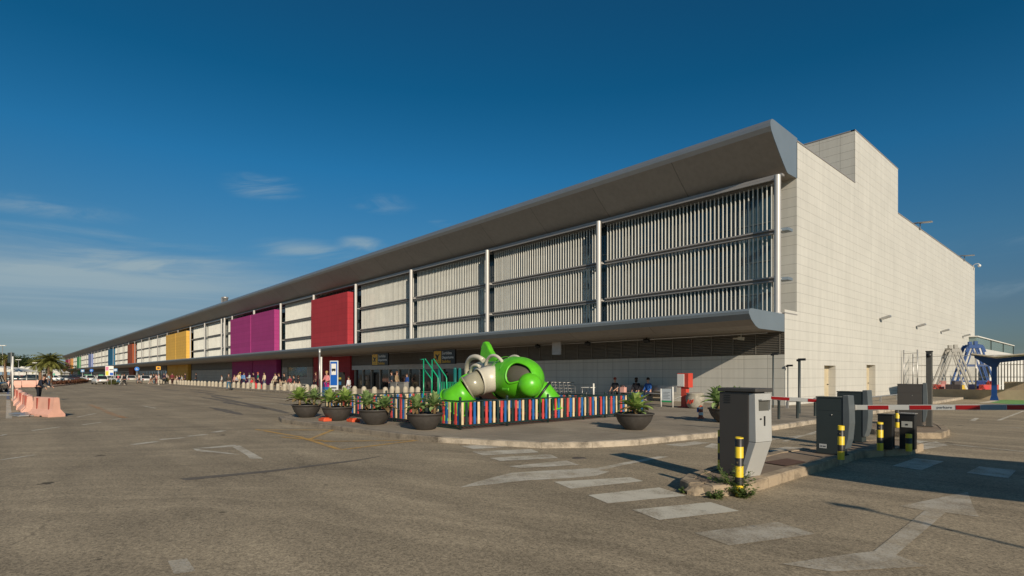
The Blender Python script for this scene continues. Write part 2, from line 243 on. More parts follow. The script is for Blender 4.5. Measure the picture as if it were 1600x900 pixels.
# ------------------------------------------------------------------ mesh builder
class MB:
    def __init__(s): s.v = []; s.f = []; s.m = []; s.sm = []
    def add(s, vs, fs, mi=0, smooth=False):
        o = len(s.v); s.v += [tuple(v) for v in vs]
        for f in fs: s.f.append([i + o for i in f]); s.m.append(mi); s.sm.append(smooth)
        return s
    def box(s, c, d, rz=0, mi=0, rx=0, ry=0):
        q = Euler((rx, ry, rz)).to_matrix(); c = Vector(c)
        vs = [c + q @ Vector((x * d[0] / 2, y * d[1] / 2, z * d[2] / 2)) for x, y, z in ((-1,-1,-1),(1,-1,-1),(1,1,-1),(-1,1,-1),(-1,-1,1),(1,-1,1),(1,1,1),(-1,1,1))]
        return s.add(vs, [(0,3,2,1),(4,5,6,7),(0,1,5,4),(1,2,6,5),(2,3,7,6),(3,0,4,7)], mi)
    def bb(s, x0, x1, y0, y1, z0, z1, mi=0): return s.box(((x0+x1)/2,(y0+y1)/2,(z0+z1)/2), (abs(x1-x0),abs(y1-y0),abs(z1-z0)), mi=mi)
    def beam(s, a, b, w, h=None, mi=0):
        a = Vector(a); b = Vector(b); h = h or w; d = (b - a); ln = d.length; q = d.to_track_quat('X', 'Z').to_matrix(); c = (a + b) / 2
        vs = [c + q @ Vector((x * ln / 2, y * w / 2, z * h / 2)) for x, y, z in ((-1,-1,-1),(1,-1,-1),(1,1,-1),(-1,1,-1),(-1,-1,1),(1,-1,1),(1,1,1),(-1,1,1))]
        return s.add(vs, [(0,3,2,1),(4,5,6,7),(0,1,5,4),(1,2,6,5),(2,3,7,6),(3,0,4,7)], mi)
    def tube(s, pts, r, n=8, mi=0, cap=True, closed=False):
        pts = [Vector(p) for p in pts]; rs = r if isinstance(r, (list, tuple)) else [r] * len(pts)
        rings = []; up = None; P = len(pts)
        for i, p in enumerate(pts):
            if closed: d = pts[(i + 1) % P] - pts[i - 1]
            else: d = pts[min(i + 1, P - 1)] - pts[max(i - 1, 0)]
            d.normalize()
            if up is None:
                up = Vector((0, 0, 1)) if abs(d.z) < .9 else Vector((1, 0, 0))
            u = (up - d * up.dot(d)); u.normalize(); w = d.cross(u); up = u
            rings.append([p + (u * math.cos(2*math.pi*k/n) + w * math.sin(2*math.pi*k/n)) * rs[i] for k in range(n)])
        vs = [v for rg in rings for v in rg]; fs = []
        for i in range(P - 1 + (1 if closed else 0)):
            a = i * n; b = ((i + 1) % P) * n
            for k in range(n): fs.append((a + k, a + (k+1) % n, b + (k+1) % n, b + k))
        o = len(s.v); s.add(vs, fs, mi, True)
        if cap and not closed:
            s.f.append([o + k for k in range(n)][::-1]); s.m.append(mi); s.sm.append(False)
            s.f.append([o + (P-1) * n + k for k in range(n)]); s.m.append(mi); s.sm.append(False)
        return s
    def lathe(s, prof, c=(0,0,0), n=24, mi=0, M=None, smooth=True, seg=None):
        c = Vector(c); vs = []; P = len(prof)
        for r, z in prof:
            for k in range(n):
                a = 2*math.pi*k/n; v = Vector((r*math.cos(a), r*math.sin(a), z))
                if M is not None: v = M @ v
                vs.append(c + v)
        fs = [(i*n+k, i*n+(k+1)%n, (i+1)*n+(k+1)%n, (i+1)*n+k) for i in range(P-1) for k in range(n)]
        if seg: fs = [f for j, f in enumerate(fs) if seg(j // n, j % n)]
        return s.add(vs, fs, mi, smooth)
    def prism(s, poly, z0, z1, mi=0, M=None):
        """poly = xy outline (ccw) extruded z0..z1"""
        n = len(poly); vs = [Vector((x, y, z0)) for x, y in poly] + [Vector((x, y, z1)) for x, y in poly]
        if M is not None: vs = [M @ v for v in vs]
        return s.add(vs, [list(range(n))[::-1], list(range(n, 2*n))] + [(k, (k+1)%n, (k+1)%n+n, k+n) for k in range(n)], mi)
    def extr(s, prof, x0, x1, mi=0, smooth=False, caps=True):
        """prof = (y,z) outline swept along X"""
        n = len(prof); vs = [(x0, y, z) for y, z in prof] + [(x1, y, z) for y, z in prof]
        s.add(vs, [(k, (k+1)%n, (k+1)%n+n, k+n) for k in range(n)], mi, smooth)
        if caps: s.add(vs, [list(range(n))[::-1], list(range(n, 2*n))], mi)
        return s
    def ball(s, c, r, mi=0, n=16, sc=(1,1,1)):
        prof = [(max(.0001, math.sin(math.pi*i/(n//2))) * r, -math.cos(math.pi*i/(n//2)) * r) for i in range(n//2+1)]
        return s.lathe(prof, c, n, mi, Matrix.Diagonal(Vector(sc)))
    def build(s, name, mats, parent=None, bevel=0, loc=None, rz=None):
        me = bpy.data.meshes.new(name); me.from_pydata(s.v, [], s.f); 
        for m in (mats if isinstance(mats, (list, tuple)) else [mats]): me.materials.append(m)
        me.polygons.foreach_set('material_index', s.m); me.polygons.foreach_set('use_smooth', s.sm); me.update()
        o = bpy.data.objects.new(name, me); COL.objects.link(o)
        if parent is not None: o.parent = parent
        if bevel:
            b = o.modifiers.new('bevel', 'BEVEL'); b.width = bevel; b.segments = 2; b.limit_method = 'ANGLE'; b.angle_limit = R(40)
        if loc: o.location = loc
        if rz is not None: o.rotation_euler = (0, 0, rz)
        return o
def tag(o, label=None, cat=None, group=None, kind=None):
    if label: o['label'] = label
    if cat: o['category'] = cat
    if group: o['group'] = group
    if kind: o['kind'] = kind
    return o
def thing(name, label, cat, loc=(0,0,0), rz=0, group=None):
    o = bpy.data.objects.new(name, None); COL.objects.link(o); o.location = loc; o.rotation_euler = (0, 0, rz); o.empty_display_size = .2
    return tag(o, label, cat, group)
def dup(o, loc=None, rz=None, label=None, group=None, parent=None):
    def cp(a, p):
        c = a.copy(); COL.objects.link(c); c.parent = p
        for ch in [x for x in COL.objects if x.parent == a]: cp(ch, c)
        return c
    c = cp(o, parent)
    if loc is not None: c.location = loc
    if rz is not None: c.rotation_euler = (0, 0, rz)
    if label: c['label'] = label
    if group: c['group'] = group
    return c
def text_mb(mb, txt, size, M, mi=0, thick=.004, align='LEFT', width=None):
    cu = bpy.data.curves.new('t', 'FONT'); cu.body = txt; cu.size = size; cu.extrude = thick; cu.align_x = align; cu.offset = size * .012
    o = bpy.data.objects.new('t', cu); COL.objects.link(o); dg = bpy.context.evaluated_depsgraph_get(); me = bpy.data.meshes.new_from_object(o.evaluated_get(dg))
    xs = [v.co.x for v in me.vertices] or [0, 1]; k = (width / (max(xs) - min(xs))) if width else 1
    mb.add([M @ Vector((v.co.x * k, v.co.y, v.co.z)) for v in me.vertices], [list(p.vertices) for p in me.polygons], mi)
    bpy.data.objects.remove(o); bpy.data.meshes.remove(me)
FRONT = Matrix(((1,0,0,0),(0,0,-1,0),(0,1,0,0),(0,0,0,1)))      # text standing up, facing -Y
def TM(x, y, z, rz=0): return Matrix.Translation((x, y, z)) @ Matrix.Rotation(rz, 4, 'Z') @ FRONT
def struct(mb, name, m, **k): return tag(mb.build(name, m, **k), kind='structure')
def flat(mb, poly, z, mi=0): mb.add([(x, y, z) for x, y in poly], [list(range(len(poly)))], mi)
# ================================================================== ground
g = MB(); S = 3000; flat(g, [(-S,-S),(S,-S),(S,S),(-S,S)], 0); struct(g, 'ground', M_ASPH)
# pavement in front of and beside the terminal
kerb_line = [(-7.2,47.5),(-7.05,34),(-6.95,21.2),(-6.95,17.5),(-7.0,14.9),(-7.25,13.4),(-7.45,12.2),(-7.6,10.9),(-8.05,9.75),(-8.75,8.85),(-9.5,8.5),(-10.35,8.1),(-11.2,7.75),(-12.4,7.45),(-14.6,7.30),(-17.4,7.05),(-19.3,6.95),(-20.6,7.3),(-21.6,8.3),(-22.4,10.2),(-23.3,13.5),(-24.6,16.4),(-26.6,17.7),(-29,18.0),(-60,18.0),(-120,18.0),(-455,18.0)]
pv = MB(); poly = kerb_line + [(-455,29.5),(-11.4,29.5),(-11.4,47.5)]
pv.prism(poly[::-1], 0, .125); struct(pv, 'pavement', M_PAVE)
def strip(mb, path, w, z0, z1, seg=1.0, gap=.012, rnd=0., side=1, mi=0):
    """kerb stones laid end to end along a path"""
    pts = [Vector((*p, 0)) for p in path]; out = []
    for a, b in zip(pts, pts[1:]):
        ln = (b - a).length; n = max(1, round(ln / seg)) if ln < 120 else round(ln / 4)
        for k in range(n): out.append((a + (b-a) * k / n, a + (b-a) * (k+1) / n))
    for a, b in out:
        d = (b - a).normalized(); nrm = Vector((-d.y, d.x, 0)) * side * w; a2 = a + d * gap; b2 = b - d * gap; j = random.uniform(-rnd, rnd)
        ch = .018
        prof = [(-.04, z0), (-.04, z1 - ch + j), (.10, z1 + j), (1, z1 + j), (1, z0)]
        vs = [a2 + nrm * t + Vector((0, 0, z)) for t, z in prof] + [b2 + nrm * t + Vector((0, 0, z)) for t, z in prof]
        mb.add(vs, [(0,1,6,5),(1,2,7,6),(2,3,8,7),(3,4,9,8),(0,4,3,2,1),(5,6,7,8,9)], mi)
kb = MB()
strip(kb, [(p[0]+.0, p[1]) for p in kerb_line[:10]], .16, -.02, .135, .9, .008, .004, side=-1)
kc = MB(); strip(kc, kerb_line[12:], .16, -.02, .135, .95, .008, .004, side=-1); struct(kc, 'kerb', kerbmat('kerb_grimy', (.24, .20, .15)))
struct(kb, 'kerb', M_KERB)
kd = MB(); strip(kd, kerb_line[9:13], .16, -.02, .128, .9, .008, 0, side=-1); struct(kd, 'kerb_ramp', M_KERB)
# strip of dark joint/dirt along the gutter
# ------------------------------------------------------------------ road markings (each a thin sheet above the asphalt)
def mark(name, polys, m, z=.004):
    b = MB()
    for i, p in enumerate(polys): flat(b, p, z + i * .0007)
    return struct(b, name, m)
Z = [((690,691),(800,690),(812,694),(735,695)),((720,697),(800,693),(817,697),(740,702)),((738,706),(830,702),(842,707),(755,712)),((765,716),(860,710),(872,716),(782,721)),((795,729),(885,720),(905,727),(815,732)),((866,753),(985,746),(1005,752),(892,764)),((919,774),(1030,762),(1072,775),(950,787)),((988,797),(1110,785),(1155,799),(1030,813)),((1085,833),(1215,816),(1275,835),(1140,853))]
order = lambda q: [at(*p) for p in (q[0], q[3], q[2], q[1])]
mark('zebra_crossing', [order(q) for q in Z[:5]], P_WHITE2)
mark('zebra_crossing', [order(q) for q in Z[5:8]], P_WHITE)
mark('zebra_crossing', [order(Z[8])], P_WHITE3)
W2 = lambda *ps: [at(*p) for p in ps]
mark('lane_arrow', [W2((718,762),(760,758),(820,751),(880,748),(930,744),(953,737),(935,735),(960,731),(920,732),(860,735),(800,739),(775,745),(745,753)), W2((935,735),(990,724),(1045,714),(1030,713),(975,723),(925,733))], P_WHITE2)
mark('lane_arrow', [W2((1405,791),(1440,797),(1395,867),(1370,862),(1450,797),(1530,808),(1512,769))[:2] + W2((1530,808),(1520,790),(1512,769)), W2((1445,798),(1365,862),(1400,868),(1478,801)), W2((1220,882),(1300,894),(1450,886),(1400,868),(1365,862),(1330,866))], P_WHITE3)
mark('give_way_triangle', [W2((301,701),(325,706),(385,713),(410,717),(371,697),(366,698),(378,709),(322,702),(355,699),(371,697),(345,697))[:4] + W2((372,696),(364,697),(382,709),(330,701),)], P_WHITE2) if False else mark('give_way_triangle', [W2((301,701),(308,705),(376,711),(352,707)), W2((301,701),(325,701),(371,698),(368,695)), W2((362,698),(386,712),(390,717),(411,717),(374,696))], P_WHITE2)
def dashes(name, segs, w, m):
    b = MB()
    for i, (a, c) in enumerate(segs):
        A = Vector(at(*a)); B = Vector(at(*c)); d = (B - A).normalized(); n = Vector((-d.y, d.x)) * w / 2
        flat(b, [tuple(A - n), tuple(B - n), tuple(B + n), tuple(A + n)], .0045 + i * .0005)
    return struct(b, name, m)
dashes('lane_marking', [((207,695),(245,690)),((250,687),(290,684)),((293,682),(322,679)),((333,676),(350,673))], .22, P_WHITE2)
dashes('lane_marking', [((50,673),(95,667)),((128,664),(158,660)),((176,656),(190,654)),((222,634),(243,638)),((0,681),(10,679))], .1, P_WHITE)
dashes('lane_marking', [((0,719),(55,711)),((120,652),(150,646)),((160,638),(200,639)),((200,625),(225,625))], .1, P_WHITE2)
dashes('yellow_box_marking', [((400,671),(470,683)),((470,683),(532,703)),((532,703),(654,688)),((654,688),(505,690)),((480,688),(520,672)),((520,672),(400,672)),((520,690),(440,683))], .12, P_YEL)
dashes('orange_marking', [((140,632),(160,640)),((162,641),(180,649)),((180,649),(196,653))], .22, P_ORA)
dashes('bay_marking', [((300,607),(350,606)),((380,613),(440,617)),((428,623),(470,626)),((395,612),(420,612)),((390,628),(460,634)),((250,612),(330,609)),((236,606),(252,607))], .12, P_WHITE2)
# shadow streaks across the coach bay, painted dark onto the asphalt
tp = MB()
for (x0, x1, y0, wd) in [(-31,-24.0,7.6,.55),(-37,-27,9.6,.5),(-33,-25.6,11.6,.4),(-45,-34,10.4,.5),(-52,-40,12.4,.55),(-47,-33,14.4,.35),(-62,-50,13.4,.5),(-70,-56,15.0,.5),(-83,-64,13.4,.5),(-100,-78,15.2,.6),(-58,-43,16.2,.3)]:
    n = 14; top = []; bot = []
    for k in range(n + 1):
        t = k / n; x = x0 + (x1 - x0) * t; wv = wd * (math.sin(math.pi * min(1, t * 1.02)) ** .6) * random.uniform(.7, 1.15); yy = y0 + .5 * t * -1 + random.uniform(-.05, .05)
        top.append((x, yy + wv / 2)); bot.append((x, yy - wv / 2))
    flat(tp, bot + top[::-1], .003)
struct(tp, 'painted_shadow_streaks', P_TAR_SHADE)
mark('dark_strip', [W2((330,618),(440,641),(455,646),(446,646),(330,620))], P_TAR_SHADE, .003)  # thin dark strip running diagonally over the asphalt
mark('reinstated_strip', [W2((280,748),(420,735),(560,718),(600,712),(560,720),(420,738),(290,751))], P_TAR_SHADE, .003)
# covers and repairs in the carriageway
for px, py, r_, nm in ((905, 716, .14, 'small iron valve cover beside the crossing'),):
    x, y = at(px, py); q = MB(); q.lathe([(.0001,.006),(r_*.86,.006),(r_*.87,.002),(r_*.9,.002),(r_*.91,.008),(r_,.008),(r_*1.01,0)], (0,0,0), 28)
    for k in range(-3, 4): q.bb(-r_*.6, r_*.6, k*r_*.2-.008, k*r_*.2+.008, .006, .010)
    o = q.build('manhole_cover', mat('cast_iron', (.10,.085,.07), rough=.6, var=.3, scale=20)); o.location = (x, y, 0); tag(o, nm, 'manhole cover')
mark('square_repair', [W2((262,877),(292,873),(306,893),(272,898))], P_WHITE3, .0035)
# right hand lanes
mark('parking_marking', [W2((1395,728),(1440,735),(1475,721),(1430,716)), W2((1510,739),(1575,748),(1588,735),(1530,729))], P_WHITE2)
mark('parking_marking', [W2((1432,695),(1440,703),(1482,696),(1462,690)), W2((1395,693),(1410,698),(1450,690),(1430,688)), W2((1515,657),(1523,658),(1530,654),(1524,653))], P_WHITE2)
mark('parking_marking', [W2((1040,695),(1065,698),(1110,692),(1085,690)), W2((1100,699),(1128,702),(1128,695),(1112,693)), W2((1200,705),(1225,708),(1256,700),(1226,698))], P_WHITE2)
dashes('parking_line', [((1560,657),(1600,642)),((1565,667),(1600,669)),((1440,690),(1600,706)),((1225,690),(1285,672)),((1205,687),(1275,678))], .1, P_WHITE2)
mark('green_bay', [W2((1545,629),(1600,633),(1640,634),(1640,624),(1555,625),(1562,626))], P_GREEN)
mark('parking_line', [W2((1527,630),(1545,629.5),(1562,626),(1550,626))], P_WHITE, .006)
mark('zebra_crossing', [W2((3,606.5),(22,606.5),(22,607.6),(2,607.6)),W2((1,609),(21,609),(21,610.4),(0,610.4)),W2((-2,612),(20,612),(20,613.8),(-4,613.8)),W2((-5,616),(19,616),(19,618.5),(-8,618.5))], P_WHITE)
mark('path_line', [W2((10,625),(16,625),(19,654),(9,654))], P_WHITE2)
mark('blue_line', [W2((11,606),(14,606),(15,624),(10,624))], P_BLUE, .006)
# ------------------------------------------------------------------ traffic islands
def island(name, poly, h, label_m, rndz=.015):
    b = MB(); b.prism(poly, 0, h - .012); struct(b, name, M_PAVE2)
    k = MB(); strip(k, poly + [poly[0]], .17, -.02, h, .62, .006, .006, side=1); struct(k, name + '_kerb', M_KERB2)
M_PAVE2 = concrete('island_concrete', (.25, .19, .135), .25, 1.2)
isl = [(-4.28,7.15),(-4.05,7.0),(-3.72,7.02),(-3.50,7.5),(-3.49,8.2),(-3.50,9.2),(-3.48,10.4),(-3.50,12.4),(-3.25,13.1),(-2.95,13.7),(-2.93,14.7),(-3.3,15.3),(-3.9,15.2),(-4.15,14.3),(-4.4,12.4),(-4.6,11),(-4.55,9),(-4.45,7.6)]
island('traffic_island', isl, .15, 0)
mark('island_patch', [[(-4.15,9.55),(-3.72,9.45),(-3.66,10.15),(-4.05,10.3)]], mat('rusty_cover', (.11, .055, .035), rough=.8), .1535)
isl2 = [(-5.9,19.9),(-5.7,18.6),(-4.6,17.6),(-3.6,17.35),(-3.15,17.75),(-3.2,19.0),(-3.6,20.6),(-4.2,22.2),(-5.2,22.4)]
island('traffic_island', isl2, .15, 0)
# ================================================================== terminal building
XR, XL = -11.17, -462.0
TB = thing('terminal_building', 'long cream terminal with louvred upper facade, coloured panels and a deep grey canopy', 'building', (0, 0, 0))
def part(mb, name, m, par=TB, label=None, **k):
    o = mb.build(name, m, parent=par, **k)
    if label: o['label'] = label
    return o
# side wall with door recesses; corner block
b = MB(); RY = 79.5
holes = [(33.5, 35.3, .12, 2.15), (41.0, 42.9, .12, 2.27)]
def wallx(mb, x, ys, zs, holes):       # quads on plane X = x with rectangular holes
    for i in range(len(ys) - 1):
        for j in range(len(zs) - 1):
            yc = (ys[i] + ys[i+1]) / 2; zc = (zs[j] + zs[j+1]) / 2
            if any(h[0] < yc < h[1] and h[2] < zc < h[3] for h in holes): continue
            mb.add([(x, ys[i], zs[j]), (x, ys[i+1], zs[j]), (x, ys[i+1], zs[j+1]), (x, ys[i], zs[j+1])], [(0,1,2,3)])
wallx(b, XR, [28.16,33.5,35.3,41.0,42.9,RY], [0,.12,2.15,2.27,4.83], [holes[0], (holes[1][0], holes[1][1], .12, 2.27)])
b2 = MB()
# upper block of side wall (starts further back) and penthouse
wallx(b, XR, [29.66, RY], [4.83, 13.45], [])
wallx(b, XR, [38.73, 48.39], [13.45, 16.72], [])
for y0, y1, z0, z1 in holes:
    b.add([(XR,y0,z0),(XR-.45,y0,z0),(XR-.45,y0,z1),(XR,y0,z1)], [(0,1,2,3)]); b.add([(XR,y1,z0),(XR-.45,y1,z0),(XR-.45,y1,z1),(XR,y1,z1)], [(3,2,1,0)])
    b.add([(XR,y0,z1),(XR-.45,y0,z1),(XR-.45,y1,z1),(XR,y1,z1)], [(0,1,2,3)])
part(b, 'side_wall', M_CY)
for i, (y0, y1, z0, z1) in enumerate(holes):
    d = MB(); d.bb(XR-.44, XR-.38, y0, y1, z0, z1); dd = part(d, 'side_door', mat('door_beige', (.50, .42, .28), rough=.5))
    h = MB(); h.bb(XR-.38, XR-.33, y1-.25, y1-.1, 1.05, 1.10); part(h, 'handle', M_BLACK, dd)
b = MB(); b.bb(XR-.02, XR-34, 38.73, 48.39, 13.2, 16.70); part(b, 'penthouse', M_CX)
b = MB(); b.bb(XR-.0, XR-34.0, 38.70, 38.95, 16.70, 16.76); b.bb(XR-.22, XR+.02, 38.7, 48.42, 16.70, 16.76); b.bb(XR-.25, XR+.03, 48.40, RY+.03, 13.45, 13.52); b.bb(XR-.25, XR+.03, 29.7, 38.72, 13.45, 13.52)
part(b, 'parapet_coping', M_RAIL)
b = MB(); b.bb(XL, XR-.3, 29.9, RY, 12.9, 13.2); part(b, 'roof', concrete('roof_gravel', (.3, .29, .27)))
b = MB(); b.bb(XL, XR-.05, RY-.4, RY, 0, 13.2); part(b, 'rear_wall', M_CX)
b = MB(); b.bb(XL, XL+.3, 28.4, RY-.42, 0, 13.2); part(b, 'end_wall', M_CY)
# corner return strip beside the glazing
b = MB(); b.bb(-12.35, XR-.003, 29.66, 30.1, 4.84, 11.6); part(b, 'corner_return', M_CX)
b = MB(); b.bb(-12.0, XR+.006, 28.17, 29.72, 4.64, 4.70); part(b, 'ledge', M_RAIL)
# lower front wall: door zone X -57..-28
FY = 28.16
GRAY = clad('grey_front_panels', (.40, .37, .32), 'x')
def seg(x0, x1, z0, z1, y=FY): q = MB(); q.bb(x0, x1, y, y + .25, z0, z1); return q
part(seg(-30.5, XR-.004, 0, 2.63), 'lower_wall', M_CX)
part(seg(-101, -78.6, 0, 2.6), 'lower_wall', GRAY) if False else None
part(seg(-78.2, -67.9, 0, 1.35), 'lower_wall', GRAY); part(seg(-101-5.8-22, -101.2, 0, 2.5), 'lower_wall', GRAY)
part(seg(-196, -153.3, 0, .9), 'lower_wall', GRAY); part(seg(-306, -208, 0, .9), 'lower_wall', GRAY); part(seg(-455, -307, 0, .9), 'lower_wall', GRAY)
part(seg(-78.2, -76.3, 1.36, 2.6), 'lower_wall', GRAY); part(seg(-69.6, -67.9, 1.36, 2.6), 'lower_wall', GRAY)
# grille band above
b = MB()
b.bb(-30.5, XR-.02, FY+.06, FY+.2, 2.66, 4.6)
for k in range(13): 
    z = 2.70 + k * .088; b.box(((-30.5+XR)/2 - .01, FY+.02, z), (30.5+XR-.01, .09, .022), rx=R(25))
for k in range(17): b.bb(-11.4-k*1.19-.02, -11.4-k*1.19+.02, FY-.02, FY+.05, 2.66, 3.8)
part(b, 'vent_grille', mat('grille_grey', (.20, .185, .16), rough=.5, metal=.3))
M_FASC = clad('dark_fascia_panels', (.135, .12, .10), 'x', w=.9, h=.25, mort=.01)
for x0, x1 in [(-57.3,-30.52),(-78.2,-67.9),(-128.8,-101.2),(-196,-153.3),(-240.8,-208),(-306,-252.5),(-358.5,-320),(-402,-376),(-428,-419)]:
    q = MB(); q.bb(x0, x1, FY+.02, FY+.3, 2.62, 4.6); part(q, 'fascia_panels', M_FASC)
# glass entrance
b = MB(); b.bb(-57.2, -30.6, FY+.35, FY+.4, 0.13, 2.14); gl = part(b, 'entrance_glazing', M_GLASSD)
b = MB()
b.bb(-57.2, -30.52, FY-.02, FY+.3, 2.14, 2.60)
for k in range(15):
    x = -57.0 + k * 1.86; b.bb(x-.05, x+.05, FY+.2, FY+.34, .13, 2.14)
part(b, 'entrance_frame', mat('aluminium', (.42, .40, .37), rough=.4, metal=.4))
b = MB(); b.bb(-30.5, -29.0, FY-.03, FY-.002, .13, 2.5); part(b, 'green_door_panel', mat('dark_teal', (.015, .07, .06), rough=.4))
# window strip left of the red tower
b = MB(); b.bb(-76.3, -69.6, FY+.1, FY+.15, 1.36, 2.6); part(b, 'ribbon_window', mat('window_teal', (.05, .10, .095), rough=.1, var=.7, scale=1.3, spec=.8))
for x0, x1 in [(-196,-153.3),(-306,-208),(-452,-307)]:
    b = MB(); b.bb(x0, x1, FY+.1, FY+.15, .9, 2.6); gg = part(b, 'ribbon_window', M_GLASSD)
    q = MB()
    for k in range(int((x1-x0)/2.2)): q.bb(x0+k*2.2-.05, x0+k*2.2+.05, FY+.0, FY+.09, .9, 2.6)
    q.bb(x0, x1, FY-.01, FY+.1, 2.5, 2.62); q.bb(x0, x1, FY-.01, FY+.1, .88, .96)
    part(q, 'window_frame', M_STEEL, gg)
# dark backing of the ground floor
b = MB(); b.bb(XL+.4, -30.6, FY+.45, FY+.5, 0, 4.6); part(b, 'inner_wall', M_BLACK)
# upper glazing
GY = 29.45
b = MB(); b.bb(XL+.4, -12.36, GY, GY+.1, 4.6, 11.9); part(b, 'upper_glazing', M_GLASS)
b = MB()
for k in range(60):
    x = -13.5 - k * 1.86; b.bb(x-.03, x+.03, GY-.05, GY-.002, 4.7, 11.6)
for z in (5.9, 7.6, 9.6): b.bb(-125, -12.4, GY-.045, GY-.004, z-.03, z+.03)
part(b, 'glazing_bars', mat('mullion_blue', (.10, .13, .14), rough=.4, metal=.4))
# grid of columns
cols = [-11.45 - 11.13 * k for k in range(9)]; cols2 = [-106.8 - 11.15 * j for j in range(32)]
allc = cols + cols2
for x in allc:
    b = MB(); r = .155 if x > -90 else (.12 if x > -140 else .10)
    b.lathe([(r, 4.6), (r, 11.42)], (x, 28.0, 0), 14)
    b.lathe([(r+.05, 4.6), (r+.05, 4.68), (r, 4.69)], (x, 28.0, 0), 14); b.bb(x-.05, x+.05, 28.0, 28.9, 6.35, 6.42); b.bb(x-.05, x+.05, 28.0, 28.9, 8.75, 8.82)
    part(b, 'column', M_COLM if x > -140 else M_RAIL)
b = MB(); b.lathe([(.155, 4.6), (.155, 11.42)], (-104.9, 28.0, 0), 14); part(b, 'column', M_COLM)
# louvre screens (one per bay), slats + rails
SY0, SY1 = 28.54, 28.615
ROWS = [(4.72, 6.29), (6.55, 8.68), (8.94, 11.25)]
def screen_mesh(w):
    b = MB(); n = int((w - .12) / .235)
    for k in range(n):
        x = -w/2 + .10 + k * .235 + random.uniform(-.006, .006)
        rj = R(random.uniform(-4, 4))
        for z0, z1 in ROWS: b.box((x, (SY0+SY1)/2, (z0+z1)/2), (.036, SY1-SY0, z1-z0), rj, 0)
    for z0, z1 in ((6.30, 6.345), (6.475, 6.55), (8.69, 8.735), (8.865, 8.94)): b.bb(-w/2, w/2, SY0-.14, SY1+.02, z0, z1, 1)
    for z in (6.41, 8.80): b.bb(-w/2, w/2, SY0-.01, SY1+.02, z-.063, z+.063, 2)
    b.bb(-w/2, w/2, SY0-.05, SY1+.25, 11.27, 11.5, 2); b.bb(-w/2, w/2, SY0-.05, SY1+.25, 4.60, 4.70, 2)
    # top head rail
    b.bb(-w/2, w/2, SY0-.4, SY0-.3, 11.30, 11.42, 1)
    return b
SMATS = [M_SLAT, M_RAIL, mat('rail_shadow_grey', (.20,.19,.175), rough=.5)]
panels = {  # bay index ranges covered by coloured boxes: (x right, x left, material colour)
 'red': (-57.35,-67.2,(.40,.043,.052)), 'purple': (-79.9,-100.6,(.36,.046,.185)), 'yellow': (-131.4,-151.4,(.74,.43,.085)), 'brown': (-198.5,-207.2,(.33,.085,.04)),
 'blue': (-240.6,-251.8,(.02,.13,.24)), 'lilac': (-307.4,-318.6,(.20,.25,.46)), 'green': (-363.2,-374.4,(.06,.26,.09)), 'orange': (-407.9,-416.5,(.60,.25,.03)), 'maroon': (-430.2,-452.0,(.33,.03,.07))}
edges = cols + [-104.9]; bays = [(edges[k], edges[k+1]) for k in range(len(edges)-1)] + [(cols2[k], cols2[k+1]) for k in range(len(cols2)-1)]
proto = {}
for (xr, xl) in bays:
    xc = (xr + xl) / 2; w = xr - xl
    if any(p[1] - .5 < xc < p[0] + .5 for p in panels.values()): continue
    key = round(w, 1)
    if key in proto: o = proto[key].copy(); COL.objects.link(o)
    else: o = screen_mesh(w - .34).build('louvre_screen', SMATS, parent=TB); proto[key] = o
    o.parent = TB; o.location = (xc, 0, 0)
for nm, (xr, xl, c) in panels.items():
    m = clad(nm + '_panels', c, 'x', w=30, h=.6, mort=.012, mcol=.6, rough=.62); m.node_tree.nodes['Principled BSDF'].inputs['Specular IOR Level'].default_value = .12
    b = MB(); nb = max(1, round((xr - xl) / 11.15)); wv = (xr - xl) / nb
    for k in range(nb):
        x1 = xr - k * wv - .02; x0 = x1 - wv + .35 if k < nb - 1 else x1 - wv + .02
        b.bb(x0, x1, 27.72 if k == 0 else 27.74, 28.66, 4.62, 10.75)
        b.bb(x0, x1, FY-.15, FY+.6, 0.1, 4.61)
    part(b, 'coloured_panel', m, label=nm + ' panel')
# two small signs with lettering strokes on far panels are too small to read: pale panel text block
# upper roof fascia
prof = [(29.72,13.64),(26.92,13.72),(26.72,13.70),(26.60,13.62),(26.53,13.48),(26.55,13.33),(26.66,13.12),(27.0,12.80),(27.55,12.32),(28.1,11.88),(28.45,11.62),(28.62,11.58),(29.72,11.60)]
cut = [(-11.22, -462.0)]
b = MB(); n = len(prof)
def sweep(mb, P, x0, x1, mi_of, smooth=True):
    for k in range(len(P) - 1):
        mb.add([(x0, *P[k]), (x1, *P[k]), (x1, *P[k+1]), (x0, *P[k+1])], [(0,1,2,3)], mi_of(k), False)
sweep(b, prof, -11.2, XL, lambda k: 0 if k < 6 else 1)
fa = part(b, 'roof_fascia', [M_METAL, M_SOFF])
b = MB()
b.add([(-11.17, y, z) for y, z in prof], [list(range(n))[::-1]]); b9 = MB(); b9.add([(XL, y, z) for y, z in prof], [list(range(n))]); part(b9, 'fascia_end_cap', M_BLUEM)
for k in range(n - 1): b.add([(-11.17, *prof[k]), (-11.2, *prof[k]), (-11.2, *prof[k+1]), (-11.17, *prof[k+1])], [(0,1,2,3)])
part(b, 'fascia_end_cap', M_BLUEM)
b = MB()
pts = [(-11.19, 28.62, 11.55), (XL, 28.62, 11.55)]
b.bb(XL, -11.3, 28.15, 28.45, 11.43, 11.54); part(b, 'gutter_rail', M_RAIL)
